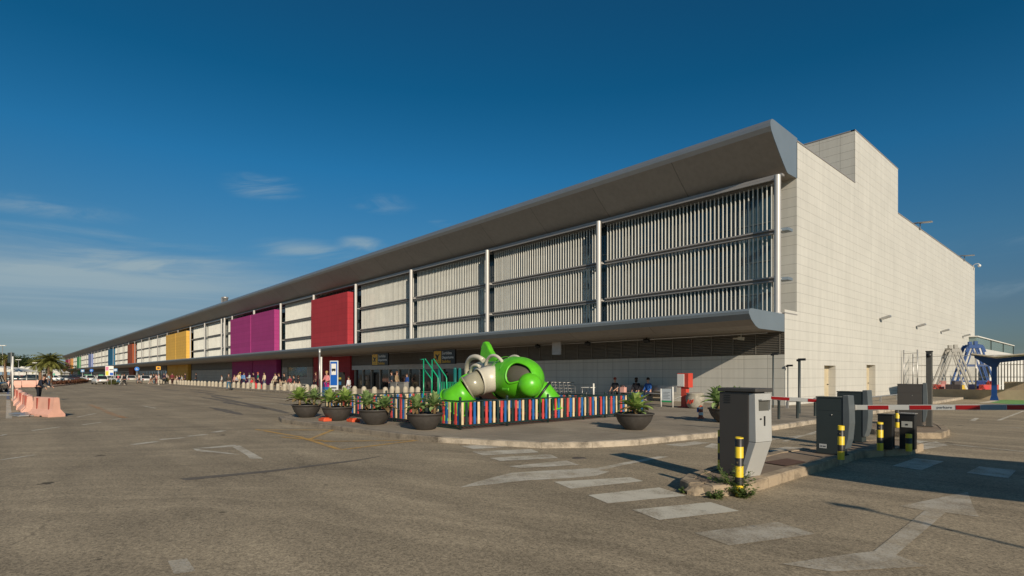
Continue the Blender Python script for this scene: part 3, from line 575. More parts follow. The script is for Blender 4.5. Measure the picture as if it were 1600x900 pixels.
# canopy
cp = [(28.14,4.60),(24.62,4.60),(24.42,4.57),(24.30,4.47),(24.33,4.34),(24.55,4.10),(24.95,3.86),(25.25,3.76),(25.45,3.74),(28.14,3.74)]
b = MB(); sweep(b, cp, -11.2, XL+3, lambda k: 0 if k < 5 else 1)
part(b, 'canopy', [M_BLUEM, M_SOFF2 if 'M_SOFF2' in globals() else M_SOFF])
b = MB(); b.add([(-11.17, y, z) for y, z in cp], [list(range(len(cp)))[::-1]])
for k in range(len(cp)-1): b.add([(-11.17, *cp[k]), (-11.2, *cp[k]), (-11.2, *cp[k+1]), (-11.17, *cp[k+1])], [(0,1,2,3)])
part(b, 'canopy_end_cap', M_BLUEM)
b = MB(); b.tube([(-11.6, 27.2, 3.66), (-60, 27.2, 3.66)], .03, 6); part(b, 'conduit', M_STEEL)
for px in (840, 918, 1010):
    x = ony(px, 27.0); b = MB(); b.lathe([(.02,.12),(.18,.10),(.20,0),(.17,-.12),(.02,-.14)], (x, 27.0, 3.58), 12); b.bb(x-.03, x+.03, 26.97, 27.03, 3.6, 3.74); part(b, 'canopy_spotlight', M_BLACK)
b = MB(); x = ony(870, 26.2); b.bb(x-.37, x+.37, 26.15, 26.22, 2.92, 3.73); part(b, 'hanging_panel', mat('panel_grey', (.45,.43,.40), rough=.5))
# emergency light near the corner
b = MB(); x = ony(1158, 27.3); b.box((x, 27.3, 3.45), (.28,.14,.16), ry=R(8)); b.box((x-.3, 27.35, 3.47), (.25,.08,.07)); b.bb(x-.02,x+.02,27.28,27.32,3.5,3.74); part(b, 'canopy_floodlight', mat('lamp_cream', (.55,.52,.42)))
# side wall floodlights
def flood():
    q = MB(); q.box((.36, 0, .10), (.52, .40, .13), ry=R(-16)); q.beam((0, 0, -.05), (.22, 0, .06), .06); q.bb(-.0, .03, -.07, .07, -.12, .06); return q
fl = flood()
for px, z in ((1377, 5.4), (1433, 5.45), (1471, 5.5), (1505, 5.55)):
    xr_ = (px-800)/FPX; a = xr_*XA[0]+XA[1]; bb_ = xr_*YA[0]+YA[1]; Y = bb_*XR/a
    o = fl.build('wall_floodlight', M_STEEL, parent=TB); o.location = (XR, Y - .3, z)
for Y, z in ((54.5, 13.6), (73.0, 13.6)):
    q = MB(); q.beam((0,0,-.2),(0,0,.22),.06); q.box((.35,0,.24),(.9,.4,.07), ry=R(4)); q.box((-.35,0,.3),(.6,.3,.06)); o = part(q, 'roof_lamp', M_STEEL); o.location = (XR+.1, Y, z)
q = MB(); q.tube([(0,0,0),(0,0,.35),(.15,0,.45),(.45,0,.45),(.5,0,.35)], .04, 8); q.ball((.5,0,.22), .16); o = part(q, 'security_camera', M_WHITE); o.location = (XR+.02, 78.6, 13.3)
# flue on the roof
FXX = ony(352, 30.5); q = MB(); q.lathe([(.45,13.2),(.45,15.9),(.55,15.92),(.55,16.2),(.40,16.25),(.0001,16.25)], (FXX, 30.5, 0), 14); part(q, 'flue', M_STEEL); q = MB(); q.lathe([(.14,13.2),(.14,16.4),(.0001,16.4)], (FXX-2.2, 30.5, 0), 8); part(q, 'flue', M_STEEL)
# louvre platform ends sticking out past the last column
for z in (6.40, 8.84):
    b = MB(); b.prism([(-11.6,28.3),(-11.12,28.45),(-11.12,29.0),(-11.6,29.0)], z-.08, z+.06); part(b, 'screen_bracket', M_BLUEM)
#==PART2==
# ================================================================== people
def skin_mesh(nodes, edges, sub=1):
    """nodes = [(co, radius)] ; grows one continuous surface round a skeleton"""
    me = bpy.data.meshes.new('sk'); me.from_pydata([n[0] for n in nodes], edges, [])
    o = bpy.data.objects.new('sk', me); COL.objects.link(o)
    md = o.modifiers.new('s', 'SKIN'); md.use_smooth_shade = True
    if not me.skin_vertices: 
        with bpy.context.temp_override(object=o, active_object=o): bpy.ops.mesh.customdata_skin_add()
    for i, (c, r) in enumerate(nodes):
        rr = r if isinstance(r, tuple) else (r, r); me.skin_vertices[0].data[i].radius = rr
    me.skin_vertices[0].data[0].use_root = True
    if sub: sm = o.modifiers.new('u', 'SUBSURF'); sm.levels = sub; sm.render_levels = sub
    dg = bpy.context.evaluated_depsgraph_get(); out = bpy.data.meshes.new_from_object(o.evaluated_get(dg))
    bpy.data.objects.remove(o); bpy.data.meshes.remove(me)
    vs = [tuple(v.co) for v in out.vertices]; fs = [list(p.vertices) for p in out.polygons]; bpy.data.meshes.remove(out)
    return vs, fs
def cloth(name, rgb): return mat('cloth_%02d%02d%02d' % tuple(int(c * 99) for c in rgb), rgb, rough=.85, var=.12, scale=9, spec=.2)
POSE = {
 'stand': dict(hip=.90, lk=((-.10,-.02,.48),(-.11,.01,.07)), rk=((.10,-.02,.48),(.12,.02,.07)), la=((-.24,0,1.12),(-.25,-.09,.88)), ra=((.24,0,1.12),(.25,-.09,.88)), lean=0),
 'walk': dict(hip=.89, lk=((-.09,-.17,.50),(-.10,-.30,.09)), rk=((.09,.06,.47),(.10,.34,.14)), la=((-.24,.12,1.13),(-.25,.14,.90)), ra=((.24,-.12,1.13),(.24,-.26,.94)), lean=.03),
 'carry': dict(hip=.90, lk=((-.10,-.05,.48),(-.11,-.04,.07)), rk=((.10,.02,.48),(.12,.06,.07)), la=((-.25,-.06,1.14),(-.12,-.28,1.12)), ra=((.25,-.02,1.12),(.22,-.24,1.05)), lean=.02),
 'lean': dict(hip=.88, lk=((-.10,-.04,.47),(-.11,.05,.07)), rk=((.10,.03,.47),(.12,.10,.07)), la=((-.20,-.34,1.02),(-.14,-.50,.86)), ra=((.26,-.34,1.03),(.30,-.58,.92)), lean=.28),
 'sit': dict(hip=.50, lk=((-.13,-.43,.50),(-.14,-.40,.08)), rk=((.13,-.43,.50),(.15,-.46,.08)), la=((-.24,-.08,.76),(-.14,-.32,.62)), ra=((.24,-.08,.76),(.14,-.30,.60)), lean=.05)}
def person(label, loc, rz=0, pose='stand', top=(.2,.2,.2), legs=(.05,.06,.09), hair=(.03,.02,.015), long_sleeve=True, shorts=False, skirt=False, h=1.0, hat=None, group=None, backpack=None, hairlong=False):
    p = POSE[pose]; hz = p['hip']; ln = p['lean']; sh = hz + .50 - ln * .25
    t = thing('person', label, 'person', loc, rz, group); t.scale = (h, h, h)
    pel = (0, 0, hz + .02); wa = (0, -ln*.25, hz + .20); ch = (0, -ln*.7, hz + .40 - ln*.1); nk = (0, -ln*1.0 -.005, sh + .09); hd0 = (0, -ln*1.1 - .02, sh + .17); hd = (0, -ln*1.2 - .02, sh + .27); tp_ = (0, -ln*1.25 - .01, sh + .335)
    off = lambda q: (q[0], q[1], q[2])
    lsh = (-.175, -ln*.85, sh + .0); rsh = (.175, -ln*.85, sh + .0)
    nodes = [(pel,(.13,.11)), (wa,(.12,.095)), (ch,(.145,.11)), (nk,.052), (hd0,(.068,.075)), (hd,(.078,.095)), (tp_,(.05,.06)),
             (lsh,.058), (p['la'][0],.042), (p['la'][1],.030), (rsh,.058), (p['ra'][0],.042), (p['ra'][1],.030),
             ((-.09,0,hz-.05),.085), (p['lk'][0],.056), (p['lk'][1],.040), ((.09,0,hz-.05),.085), (p['rk'][0],.056), (p['rk'][1],.040)]
    lh = Vector(p['la'][1]) + (Vector(p['la'][1]) - Vector(p['la'][0])).normalized() * .08; rh = Vector(p['ra'][1]) + (Vector(p['ra'][1]) - Vector(p['ra'][0])).normalized() * .08
    lf = Vector(p['lk'][1]) + Vector((0,-.15,-.035)); rf = Vector(p['rk'][1]) + Vector((0,-.15,-.035))
    nodes += [(tuple(lh),(.038,.022)), (tuple(rh),(.038,.022)), (tuple(lf),.032), (tuple(rf),.032)]
    ed = [(0,1),(1,2),(2,3),(3,4),(4,5),(5,6),(2,7),(7,8),(8,9),(2,10),(10,11),(11,12),(0,13),(13,14),(14,15),(0,16),(16,17),(17,18),(9,19),(12,20),(15,21),(18,22)]
    b = MB(); v, f = skin_mesh(nodes, ed); b.add(v, f, 0, True)
    fy = hd[1] - .098
    b.ball((0, fy - .004, hd[2] - .025), .014, 0, 8, (1, 1.2, 1.5)); b.ball((-.03, fy + .012, hd[2] + .0), .010, 1, 8); b.ball((.03, fy + .012, hd[2] + .0), .010, 1, 8); b.box((0, fy + .008, hd[2] - .062), (.04, .012, .008), mi=2)
    for s_ in (-1, 1):
        b.ball((s_*.082, hd[1] + .0, hd[2] - .01), .02, 0, 8, (.5, 1, 1.4))
        w = (lh if s_ < 0 else rh); 
        for k in range(4): b.tube([tuple(w + Vector((0, (k-1.5)*.016, .0))), tuple(w + Vector((0, (k-1.5)*.018 - .012, -.045))), tuple(w + Vector((0, (k-1.5)*.018 - .02, -.075 + abs(k-1.5)*.008)))], [.009,.008,.006], 5, 0)
        b.tube([tuple(w + Vector((0, -.03, .0))), tuple(w + Vector((0, -.055, -.03)))], [.01, .008], 5, 0)
    b.build('body', [M_SKIN, M_BLACK, mat('lips', (.3,.1,.08))], t)
    g_ = 1.0
    tn = [((0,0,hz+.0),(.155,.13)), (wa,(.145,.12)), (ch,(.165,.13)), ((0, nk[1], nk[2]-.06),(.075,.07)), (lsh,.075), (p['la'][0],.057), (rsh,.075), (p['ra'][0],.057)]
    te = [(0,1),(1,2),(2,3),(2,4),(4,5),(2,6),(6,7)]
    if long_sleeve: tn += [(p['la'][1],.042), (p['ra'][1],.042)]; te += [(5,8),(7,9)]
    b = MB(); v, f = skin_mesh(tn, te); b.add(v, f, 0, True); b.build('jacket' if long_sleeve else 'shirt', cloth('c', top), t)
    if skirt:
        b = MB(); b.lathe([(.13,hz+.08),(.16,hz-.05),(.22,hz-.38),(.215,hz-.38)], (0,0,0), 16); b.build('skirt', cloth('c', legs), t)
    else:
        e1 = Vector(p['lk'][0]).lerp(Vector(p['lk'][1]), .15 if shorts else .9); e2 = Vector(p['rk'][0]).lerp(Vector(p['rk'][1]), .15 if shorts else .9)
        b = MB(); v, f = skin_mesh([(pel,(.145,.125)), ((-.09,0,hz-.05),.10), (p['lk'][0],.075), (tuple(e1),.062), ((.09,0,hz-.05),.10), (p['rk'][0],.075), (tuple(e2),.062)], [(0,1),(1,2),(2,3),(0,4),(4,5),(5,6)])
        b.add(v, f, 0, True); b.build('shorts' if shorts else 'trousers', cloth('c', legs), t)
    for a, q in ((p['lk'][1], lf), (p['rk'][1], rf)):
        b = MB(); b.tube([(a[0], a[1]+.06, a[2]-.025), (a[0], a[1], a[2]-.02), (q[0], q[1]+.04, q[2]+.0), (q[0], q[1]-.02, q[2]-.005)], [.045,.055,.045,.03], 8); b.build('shoe', cloth('c', (.06,.055,.05)) if legs[0] < .3 else cloth('c', (.5,.48,.44)), t)
    hp = [(.0001,.135),(.05,.13),(.09,.10),(.105,.05),(.10,0)] + ([(.095,-.08),(.085,-.17),(.05,-.20)] if hairlong else [(.085,-.04)])
    b = MB(); b.lathe(hp, (0, hd[1] + .022, hd[2]), 14, M=Matrix.Diagonal(Vector((.88, 1.02, .95)))); hr = b.build('hair', cloth('c', hair), t)
    if hat: b = MB(); b.lathe([(.15,.055),(.10,.06),(.098,.13),(.05,.16),(.0001,.16)], (0, hd[1] + .01, hd[2]), 14); b.build('hat', cloth('c', hat), t)
    if backpack: 
        b = MB(); b.box((0, .19 - ln*.5, hz + .30), (.30, .18, .44)); b.box((0, .30 - ln*.5, hz + .2), (.22, .07, .2))
        o = b.build('backpack', cloth('c', backpack), bevel=.04); o.location = loc; o.rotation_euler = (0,0,rz); tag(o, {(.10,.22,.42):'blue rucksack worn before the purple wall',(.5,.5,.5):'grey rucksack worn near the yellow wall',(.02,.02,.02):'black rucksack worn near the information panel'}[backpack], 'backpack')
    return t
# ================================================================== planters with agaves
M_BOWL = mat('planter_dark', (.055, .048, .042), rough=.55, var=.25, scale=6, bump=.15, bscale=30)
M_SOIL = mat('soil', (.10, .07, .045), rough=.95, var=.4, scale=20, bump=.6)
def leafmat(name, a, b_):
    m = bpy.data.materials.new(name); m.use_nodes = True; t = m.node_tree; b = t.nodes['Principled BSDF']
    co = N(t, 'ShaderNodeTexCoord').outputs['Object']; n = N(t, 'ShaderNodeTexNoise', Scale=6., Detail=4.0); L(t, co, n.inputs['Vector'])
    mx = N(t, 'ShaderNodeMix', data_type='RGBA'); r = N(t, 'ShaderNodeMapRange'); r.inputs[1].default_value = .35; r.inputs[2].default_value = .65; L(t, n.outputs[0], r.inputs[0]); L(t, r.outputs[0], mx.inputs[0])
    mx.inputs[6].default_value = (*a, 1); mx.inputs[7].default_value = (*b_, 1); L(t, mx.outputs[2], b.inputs['Base Color']); b.inputs['Roughness'].default_value = .5
    b.inputs['Subsurface Weight'].default_value = .0
    tr = N(t, 'ShaderNodeBsdfTranslucent'); L(t, mx.outputs[2], tr.inputs[0]); ms = N(t, 'ShaderNodeMixShader'); ms.inputs[0].default_value = .22
    L(t, b.outputs[0], ms.inputs[1]); L(t, tr.outputs[0], ms.inputs[2]); L(t, ms.outputs[0], t.nodes['Material Output'].inputs[0])
    return m
M_AG = leafmat('agave_leaf', (.16,.26,.08), (.33,.43,.17)); M_AG2 = leafmat('agave_leaf_bright', (.20,.32,.06), (.40,.50,.15)); M_DRY = leafmat('dry_leaf', (.20,.13,.06), (.28,.2,.1))
def rosette(b, c, r, h, n=34, mi=0, seed=0):
    rd = random.Random(seed); c = Vector(c)
    for k in range(n):
        t = k / n; az = k * 2.39996 + rd.uniform(-.2, .2); el = R(-4 + 80 * t ** .8) + rd.uniform(-.12, .12); ln = r * (1.0 - .18 * t) * rd.uniform(.85, 1.12)
        d = Vector((math.cos(az), math.sin(az), 0)); sd = Vector((-math.sin(az), math.cos(az), 0)); w = ln * rd.uniform(.15, .20); vs = []
        st = 6; p = c + Vector((0, 0, h * t * .35)); e = el + .25
        for i in range(st + 1):
            u = i / st; ww = w * (math.sin(math.pi * (u * .82 + .13)) ** .8) * (1 if i < st else .02); cup = ww * .42
            dirv = d * math.cos(e) + Vector((0,0,1)) * math.sin(e); nrm = -d * math.sin(e) + Vector((0,0,1)) * math.cos(e)
            vs += [p - sd * ww + nrm * cup, p, p + sd * ww + nrm * cup]
            p = p + dirv * ln / st; e -= .16 * (1 - t * .5)
        fs = []
        for i in range(st): a = i * 3; fs += [(a, a+1, a+4, a+3), (a+1, a+2, a+5, a+4)]
        b.add(vs, fs, mi if not (t < .12 and rd.random() < .5) else 1, False)
def planter(name_label, px, py, plants, rr=.50, sy=0):
    x, y = at(px, py, .125); t = thing('planter', name_label, 'planter', (x, y, .125), random.uniform(0, 6), 'dark bowl planters with agaves')
    b = MB(); k = rr / .5
    b.lathe([(.0001,.012),(.19*k,.01),(.225*k,0),(.245*k,.02),(.33*k,.10),(.42*k,.22),(.475*k,.36),(.485*k,.415),(.515*k,.42),(.52*k,.455),(.485*k,.46),(.465*k,.40),(.30*k,.385),(.0001,.385)], (0,0,0), 40); b.build('bowl', M_BOWL, t)
    b = MB(); b.lathe([(.462*k,.405),(.25*k,.425),(.0001,.43)], (0,0,0), 24); b.build('soil', M_SOIL, t)
    for i, (a, d, r, h, m) in enumerate(plants):
        ang = a - t.rotation_euler.z; c = (math.cos(ang)*d, math.sin(ang)*d, .40)
        q = MB(); q.tube([(c[0], c[1], .40), (c[0]*1.05, c[1]*1.05, .42 + h)], [.045, .035], 8, 1); rosette(q, (c[0]*1.05, c[1]*1.05, .36 + h*.75), r*1.25, h, 36 + (i * 3) % 8, 0, seed=px * 7 + i)
        if d > .05 and r > .3: rosette(q, (c[0]*.6+.05, c[1]*.6-.12, .44 + h*.1), r * .55, h, 16, 0, seed=i + 7)
        q.build('agave', [m, M_DRY], t)
    return t
right = math.atan2(XA[1]*0+YA[0], XA[0])   # direction pointing right in the picture
planter('leftmost dark bowl planter with two agaves at the kerb', 479, 652, [(right, .26, .34, .32, M_AG), (right+math.pi, .24, .42, .30, M_AG2)])
planter('second bowl planter from the left, two agaves in front of the bus stop sign', 527, 657, [(right, .26, .40, .30, M_AG2), (right+math.pi, .24, .38, .30, M_AG2)])
planter('third bowl planter from the left, with one high and one low agave', 586, 663, [(right, .28, .36, .16, M_AG), (right+math.pi, .24, .38, .28, M_AG)])
planter('bowl planter with two spiky agaves at the near corner of the slat fence', 664, 671, [(right, .26, .34, .32, M_AG), (right+math.pi, .22, .36, .26, M_AG)])
planter('bowl planter with one broad agave alone on the open pavement', 991, 671, [(right, .04, .44, .26, M_AG2), (right+1.2, .12, .32, .12, M_AG)], rr=.53)
planter('bowl planter with two tall agaves half hidden by the ticket machine', 1135, 660, [(right+math.pi, .26, .46, .34, M_AG), (right, .28, .40, .36, M_AG)], rr=.55)
# ================================================================== slat fence round the playground
def slat_col(): return [mat('slat_cream', (.68,.53,.31), rough=.55, var=.22, scale=5), mat('slat_dark_green', (.012,.035,.032), rough=.5), mat('slat_red', (.56,.06,.055), rough=.55, var=.25, scale=5), mat('slat_blue', (.015,.12,.36), rough=.55, var=.25, scale=5), mat('fence_green_black', (.012,.028,.026), rough=.45)]
SLC = slat_col(); FT = thing('playground_fence', 'low fence of cream, red, blue and green vertical slats round the playground', 'fence', (-12.3, 9.25, .125))
def fpanel(a, b_, n, ph, post=True):
    a = Vector((*a, 0)) - Vector((-12.3, 9.25, 0)); b_ = Vector((*b_, 0)) - Vector((-12.3, 9.25, 0)); d = b_ - a; ln = d.length; d.normalize(); ang = math.atan2(d.y, d.x); q = MB()
    for z in (.10, .78): q.beam(a + Vector((0,0,z)), b_ + Vector((0,0,z)), .04, .04, 4)
    q.beam(a + Vector((0,0,.03)), b_ + Vector((0,0,.03)), .025, .02, 4)
    for k in range(n):
        c = a + d * ln * (k + .5) / n; q.box((c.x, c.y, .44), (.078, .022, .62), ang, [0,1,2,3][(k + ph) % 4])
    q.build('slat_panel', SLC, FT)
def fpost(p):
    q = MB(); x, y = p[0] + 12.3, p[1] - 9.25; q.tube([(x,y,0),(x,y,.86)], .037, 10); q.ball((x,y,.87), .042, n=8); q.build('post', SLC[4], FT)
corners = [(-18.6, 9.25), (-12.3, 9.25), (-12.3, 17.9)]
def frun(a, b_, npan, per, ph=0):
    for k in range(npan):
        f = lambda t: (a[0] + (b_[0]-a[0]) * t, a[1] + (b_[1]-a[1]) * t); fpanel(f(k/npan), f((k+1)/npan), per, ph + k * per); fpost(f(k/npan))
frun((-21.0,9.25),(-12.3,9.25), 5, 12, 0); frun((-12.3,9.25),(-12.3,17.9), 5, 12, 0); frun((-12.3,15.6),(-19.2,15.6), 4, 12, 1); frun((-19.2,15.6),(-19.2,9.3), 4, 11, 2); fpost((-12.3,17.9))
b = MB(); b.bb(-19.1,-12.4,9.35,15.5,.126,.134); struct(b, 'rubber_mat', mat('rubber_mat', (.17,.045,.03), rough=.9, var=.3, scale=4))
b = MB(); b.box((0,0,.06),(.55,.35,.12)); b.box((.1,-.05,.15),(.3,.2,.06))
for (x_, y_) in (at(508,658,.125), at(552,659,.125)):
    q = MB(); q.box((0,0,.045),(.42,.28,.09)); q.box((0,0,.10),(.30,.18,.04)); o = q.build('fence_foot_block', mat('orange_block', (.62,.09,.03), rough=.5), bevel=.02); o.location = (x_, y_, .125); tag(o, 'orange base block ' + ('left' if y_ != at(552,659,.125)[1] else 'right') + ' of the second bowl planter', 'base block')
# ================================================================== plane shaped play structure
M_LG = mat('lime_plastic', (.10,.46,.014), rough=.34, var=.16, scale=5, spec=.5, bump=.04, bscale=6); M_WP = mat('cream_plastic', (.56,.52,.42), rough=.35, var=.08, scale=2); M_CLR = mat('clear_tube', (.30,.28,.20), rough=.25, var=.2)
PL = thing('play_plane', 'lime green and cream plastic aeroplane climbing toy with tube slides', 'playground toy', (-13.58, 12.35, .125), R(-4))
ax = Matrix.Rotation(R(90), 4, 'Y') @ Matrix.Rotation(0, 4, 'Z')          # lathe axis along +X
def lathe_x(prof, c, n=32, seg=None, q=None): q = q or MB(); q.lathe(prof, c, n, 0, ax.to_3x3(), True, seg); return q
# nose bulb: profile (radius, x) from x=-1.0 to +1.0
nb = [(.72*math.sqrt(max(0, 1-((t-.0)/1.0)**2)) if t > 0 else .72 - .06*abs(t)**2*1.5, t*(1.02 if t > 0 else .75)) for t in [-1 + k * .05 for k in range(21)] + [math.sin(math.pi/2*k/40) for k in range(1, 41)]]
q = MB(); nseg = 160
# angle: after rotating about Y by 90deg, local x -> -z, y -> y : index k angle 0 points down
def cut(i, k):
    a = (k + .5) / nseg * 360; t = nb[i][1]
    side = ((a - 250 + 180) % 360) - 180       # rounded opening on the -Y upper side
    u = (t - .58) / .36; v = (side + 4 + 16 * (t - .58)) / 34
    return u * u * u * u + v * v > 1
q.lathe(nb, (.30,0,1.38), nseg, 0, ax.to_3x3(), True, cut); o = q.build('nose', M_LG, PL); sm = o.modifiers.new('thick', 'SOLIDIFY'); sm.thickness = .05; sm.offset = -1
for xx, rr in ((-.30, .735), (.16, .722)):
    q = MB(); q.tube([(xx + .3*0, rr*math.cos(a*math.pi/24), 1.38 + rr*math.sin(a*math.pi/24)) for a in range(48)] if xx < 0 else [(xx+.02, rr*math.cos(a*math.pi/24), 1.38 + rr*math.sin(a*math.pi/24)) for a in range(4, 22)], .012, 6, closed=xx < 0); q.build('seam', mat('lime_seam', (.05,.25,.008), rough=.5), PL)
def nbp(t, adeg, grow=1.0):
    r_ = .72*math.sqrt(max(0, 1-t*t)) * grow; a = R(adeg); return (.30 + t*1.02, r_*math.sin(a), 1.38 - r_*math.cos(a))
rim = []
for k in range(60):
    th = 2*math.pi*k/60; cu, sv = math.cos(th), math.sin(th); u = math.copysign(abs(cu)**.5, cu); t_ = min(.95, .58 + .36*u); rim.append(nbp(t_, 250 + 34*sv - 4 - 16*(t_-.58), .985))
q = MB(); q.tube(rim, .034, 8, closed=True); q.build('window_rim', M_LG, PL)
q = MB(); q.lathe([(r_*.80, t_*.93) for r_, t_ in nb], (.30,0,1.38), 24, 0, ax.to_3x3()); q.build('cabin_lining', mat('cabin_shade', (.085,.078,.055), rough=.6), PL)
q = MB(); q.ball((1.14,-.20,1.19), .385, n=28, sc=(1.0,1,1)); q.build('nose_ball', M_LG, PL)
q = MB(); q.box((.55,-.705,1.06),(.34,.03,.09)); q.box((.55,-.718,1.06),(.30,.02,.05)); q.build('name_plate', M_LG, PL, bevel=.01)
q = MB(); q.lathe([(.60,-1.75),(.655,-1.7),(.66,-.5),(.69,-.47),(.69,-.38)], (0,0,1.33), 32, 0, ax.to_3x3()); q.lathe([(.0001,-1.74),(.60,-1.75)], (0,0,1.33), 32, 0, ax.to_3x3()); q.build('fuselage', M_WP, PL)
# cream wing tube, clear section, lime outlet
def tubeopen(pts, rs, name, m, n=24, lip=True, parent=PL):
    q = MB(); q.tube(pts, rs, n, 0, cap=False)
    if lip:
        d = (Vector(pts[-1]) - Vector(pts[-2])).normalized(); P = Vector(pts[-1]); u = d.orthogonal().normalized(); w = d.cross(u); r = rs[-1]
        q.tube([P + (u*math.cos(a*math.pi/12) + w*math.sin(a*math.pi/12)) * r for a in range(24)], .03, 6, 0, closed=True)
    o = q.build(name, m, parent); s_ = o.modifiers.new('thick', 'SOLIDIFY'); s_.thickness = .03; s_.offset = -1; return o
tubeopen([(-.34,-.20,1.42),(-.40,-.62,1.36),(-.48,-.98,1.28)], [.45,.44,.43], 'wing_tube', M_WP)
tubeopen([(-.47,-.95,1.28),(-.56,-1.16,1.19),(-.66,-1.32,1.08)], [.39,.39,.39], 'clear_tube', M_CLR)
tubeopen([(-.64,-1.32,1.02),(-.74,-1.44,.90),(-.88,-1.54,.74),(-1.04,-1.60,.60)], [.40,.42,.47,.55], 'slide_outlet', M_LG)
q = MB(); q.tube([(-1.1,-1.5,.4),(-1.1,-1.5,0)], .05, 8); q.tube([(-1.25,-1.58,.22),(-1.6,-1.7,.04)], [.36,.26], 12); q.build('outlet_foot', M_LG, PL)
# far side slide seen past the nose
tubeopen([(.35,.55,1.05),(.60,.80,.92),(.74,.92,.66),(.78,.95,.36)], [.38,.39,.41,.45], 'slide_outlet', M_LG)
q = MB(); q.lathe([(.43,-.04),(.46,-.02),(.46,.02),(.43,.04)], (.60,.80,.91), 20, 0, Vector((.5,.5,-.5)).to_track_quat('Z','Y').to_matrix()); q.build('slide_collar', M_BLACK, PL)
# cream handle arches
def arc(c, r, a0, a1, tilt, n=14):
    out = []
    for k in range(n+1):
        a = R(a0 + (a1-a0)*k/n); v = Vector((r*math.cos(a), 0, r*math.sin(a))); v = Matrix.Rotation(tilt, 3, 'X') @ v; out.append(Vector(c) + v)
    return out
q = MB(); q.tube(arc((-1.10,-.50,1.38), .78, 55, 205, R(18)), .085, 10); q.tube(arc((-1.10,-.54,1.36), .50, 65, 200, R(18)), .06, 10); q.build('handle_arch', M_WP, PL)
q = MB(); q.tube(arc((-.45,-.35,1.60), .56, 28, 168, R(10)), .055, 10); q.tube(arc((-.45,.35,1.60), .56, 28, 168, R(-10)), .05, 10); q.ball((-.99,-.42,1.70), .10, n=12); q.build('handle_arch', M_WP, PL)
# tail fin
fin = [(-1.74,1.93),(-1.72,2.25),(-1.66,2.52),(-1.55,2.66),(-1.42,2.68),(-1.28,2.56),(-1.14,2.36),(-.92,2.15),(-.62,2.02),(-.52,1.95),(-1.0,1.88)]
q = MB(); q.prism([(x, z) for x, z in fin][::-1], -.10, .10, 0, Matrix.Rotation(R(90), 4, 'X')); q.build('tail_fin', M_LG, PL, bevel=.07)
# small lime tube elbow on the tail side
q = MB(); q.lathe([(.0001,-.16),(.24,-.16),(.27,-.12),(.27,.02),(.22,.05),(.22,.12),(.26,.15),(.26,.22),(.0001,.24)], (-1.42,-.85,1.26), 20, 0, Vector((.9,-.3,.15)).to_track_quat('Z','Y').to_matrix()); q.build('porthole_knob', M_LG, PL)
for x_, y_ in ((-1.4,.35),(-1.4,-.3),(.5,.3),(.5,-.3)):
    q = MB(); q.tube([(x_,y_,0),(x_,y_,.9)], .05, 10); q.build('leg', SLC[4], PL)
# green climbing frame to the left of the plane
M_GR = mat('green_steel', (.01,.36,.17), rough=.35, var=.05); M_TEAL = mat('teal_post', (.008,.12,.11), rough=.4)
CF = thing('climbing_frame', 'green steel climbing frame with stair rails, teal posts and a ring net', 'playground toy', (-17.7, 13.0, .125))
for x_, y_ in ((-.55,-.3),(-.55,.7),(.35,-.2),(.6,.7),(1.5,.2),(1.35,.9)):
    q = MB(); q.tube([(x_,y_,0),(x_,y_,1.72)], .065, 10); q.ball((x_,y_,1.73), .07, n=8); q.build('post', M_TEAL, CF)
q = MB()
for yy in (-.75,-.35): q.tube([(-1.0,yy,0),(-1.0,yy,2.12),(-.88,yy,2.14),(-.05,yy,1.45),(0,yy,1.38),(0,yy,0)], .024, 8)
q.tube([(-.98,-.75,1.75),(-.45,-.75,1.35),(-.42,-.75,1.2),(-.42,-.75,0)], .02, 8); q.tube([(-1.25,-.75,2.12),(-.98,-.75,2.12)], .02, 6)
q.build('stair_rail', M_GR, CF)
q = MB(); 
for k in range(11): q.tube([(-.5+k*.1,-.3,.45),(-.5+k*.1,-.3,1.22)], .012, 6)
q.beam((-.55,-.3,1.22),(1.5,-.3,1.22),.03); q.beam((-.55,-.3,.45),(.5,-.3,.45),.03); q.build('guard_rail', M_GR, CF)
q = MB(); q.bb(-.55,1.4,-.2,.8,.55,.62); q.build('platform', M_TEAL, CF)
q = MB(); q.tube([Vector((1.15 + .48*math.cos(a*math.pi/12), -.32, .82 + .48*math.sin(a*math.pi/12))) for a in range(24)], .035, 8, closed=True); q.build('ring', M_LG, CF)
q = MB()
for z_ in (.6,.8,1.0): q.tube([(.85,-.32,z_),(1.4,-.30,z_)], .015, 6)
for x_ in (.95,1.12,1.3): q.tube([(x_,-.32,.5),(x_,-.31,1.1)], .015, 6)
q.build('net', mat('red_rope', (.5,.05,.03), rough=.6), CF)
q = MB(); q.tube(arc((.8,.3,1.0), .62, 20, 160, 0), .09, 10); q.build('roof_arch', M_LG, CF)
q = MB(); q.ball((-.2,-1.55,.62), .12, n=12); q.box((.02,-1.55,.60),(.3,.1,.06)); q.tube([(-.1,-1.55,.5),(-.1,-1.55,0)], .05, 8); o = q.build('spring_toy', mat('yellow_plastic', (.75,.45,.01), rough=.35)); o.location = (-16.2, 12.7, .125); tag(o, 'small yellow spring toy behind the near fence corner', 'toy')
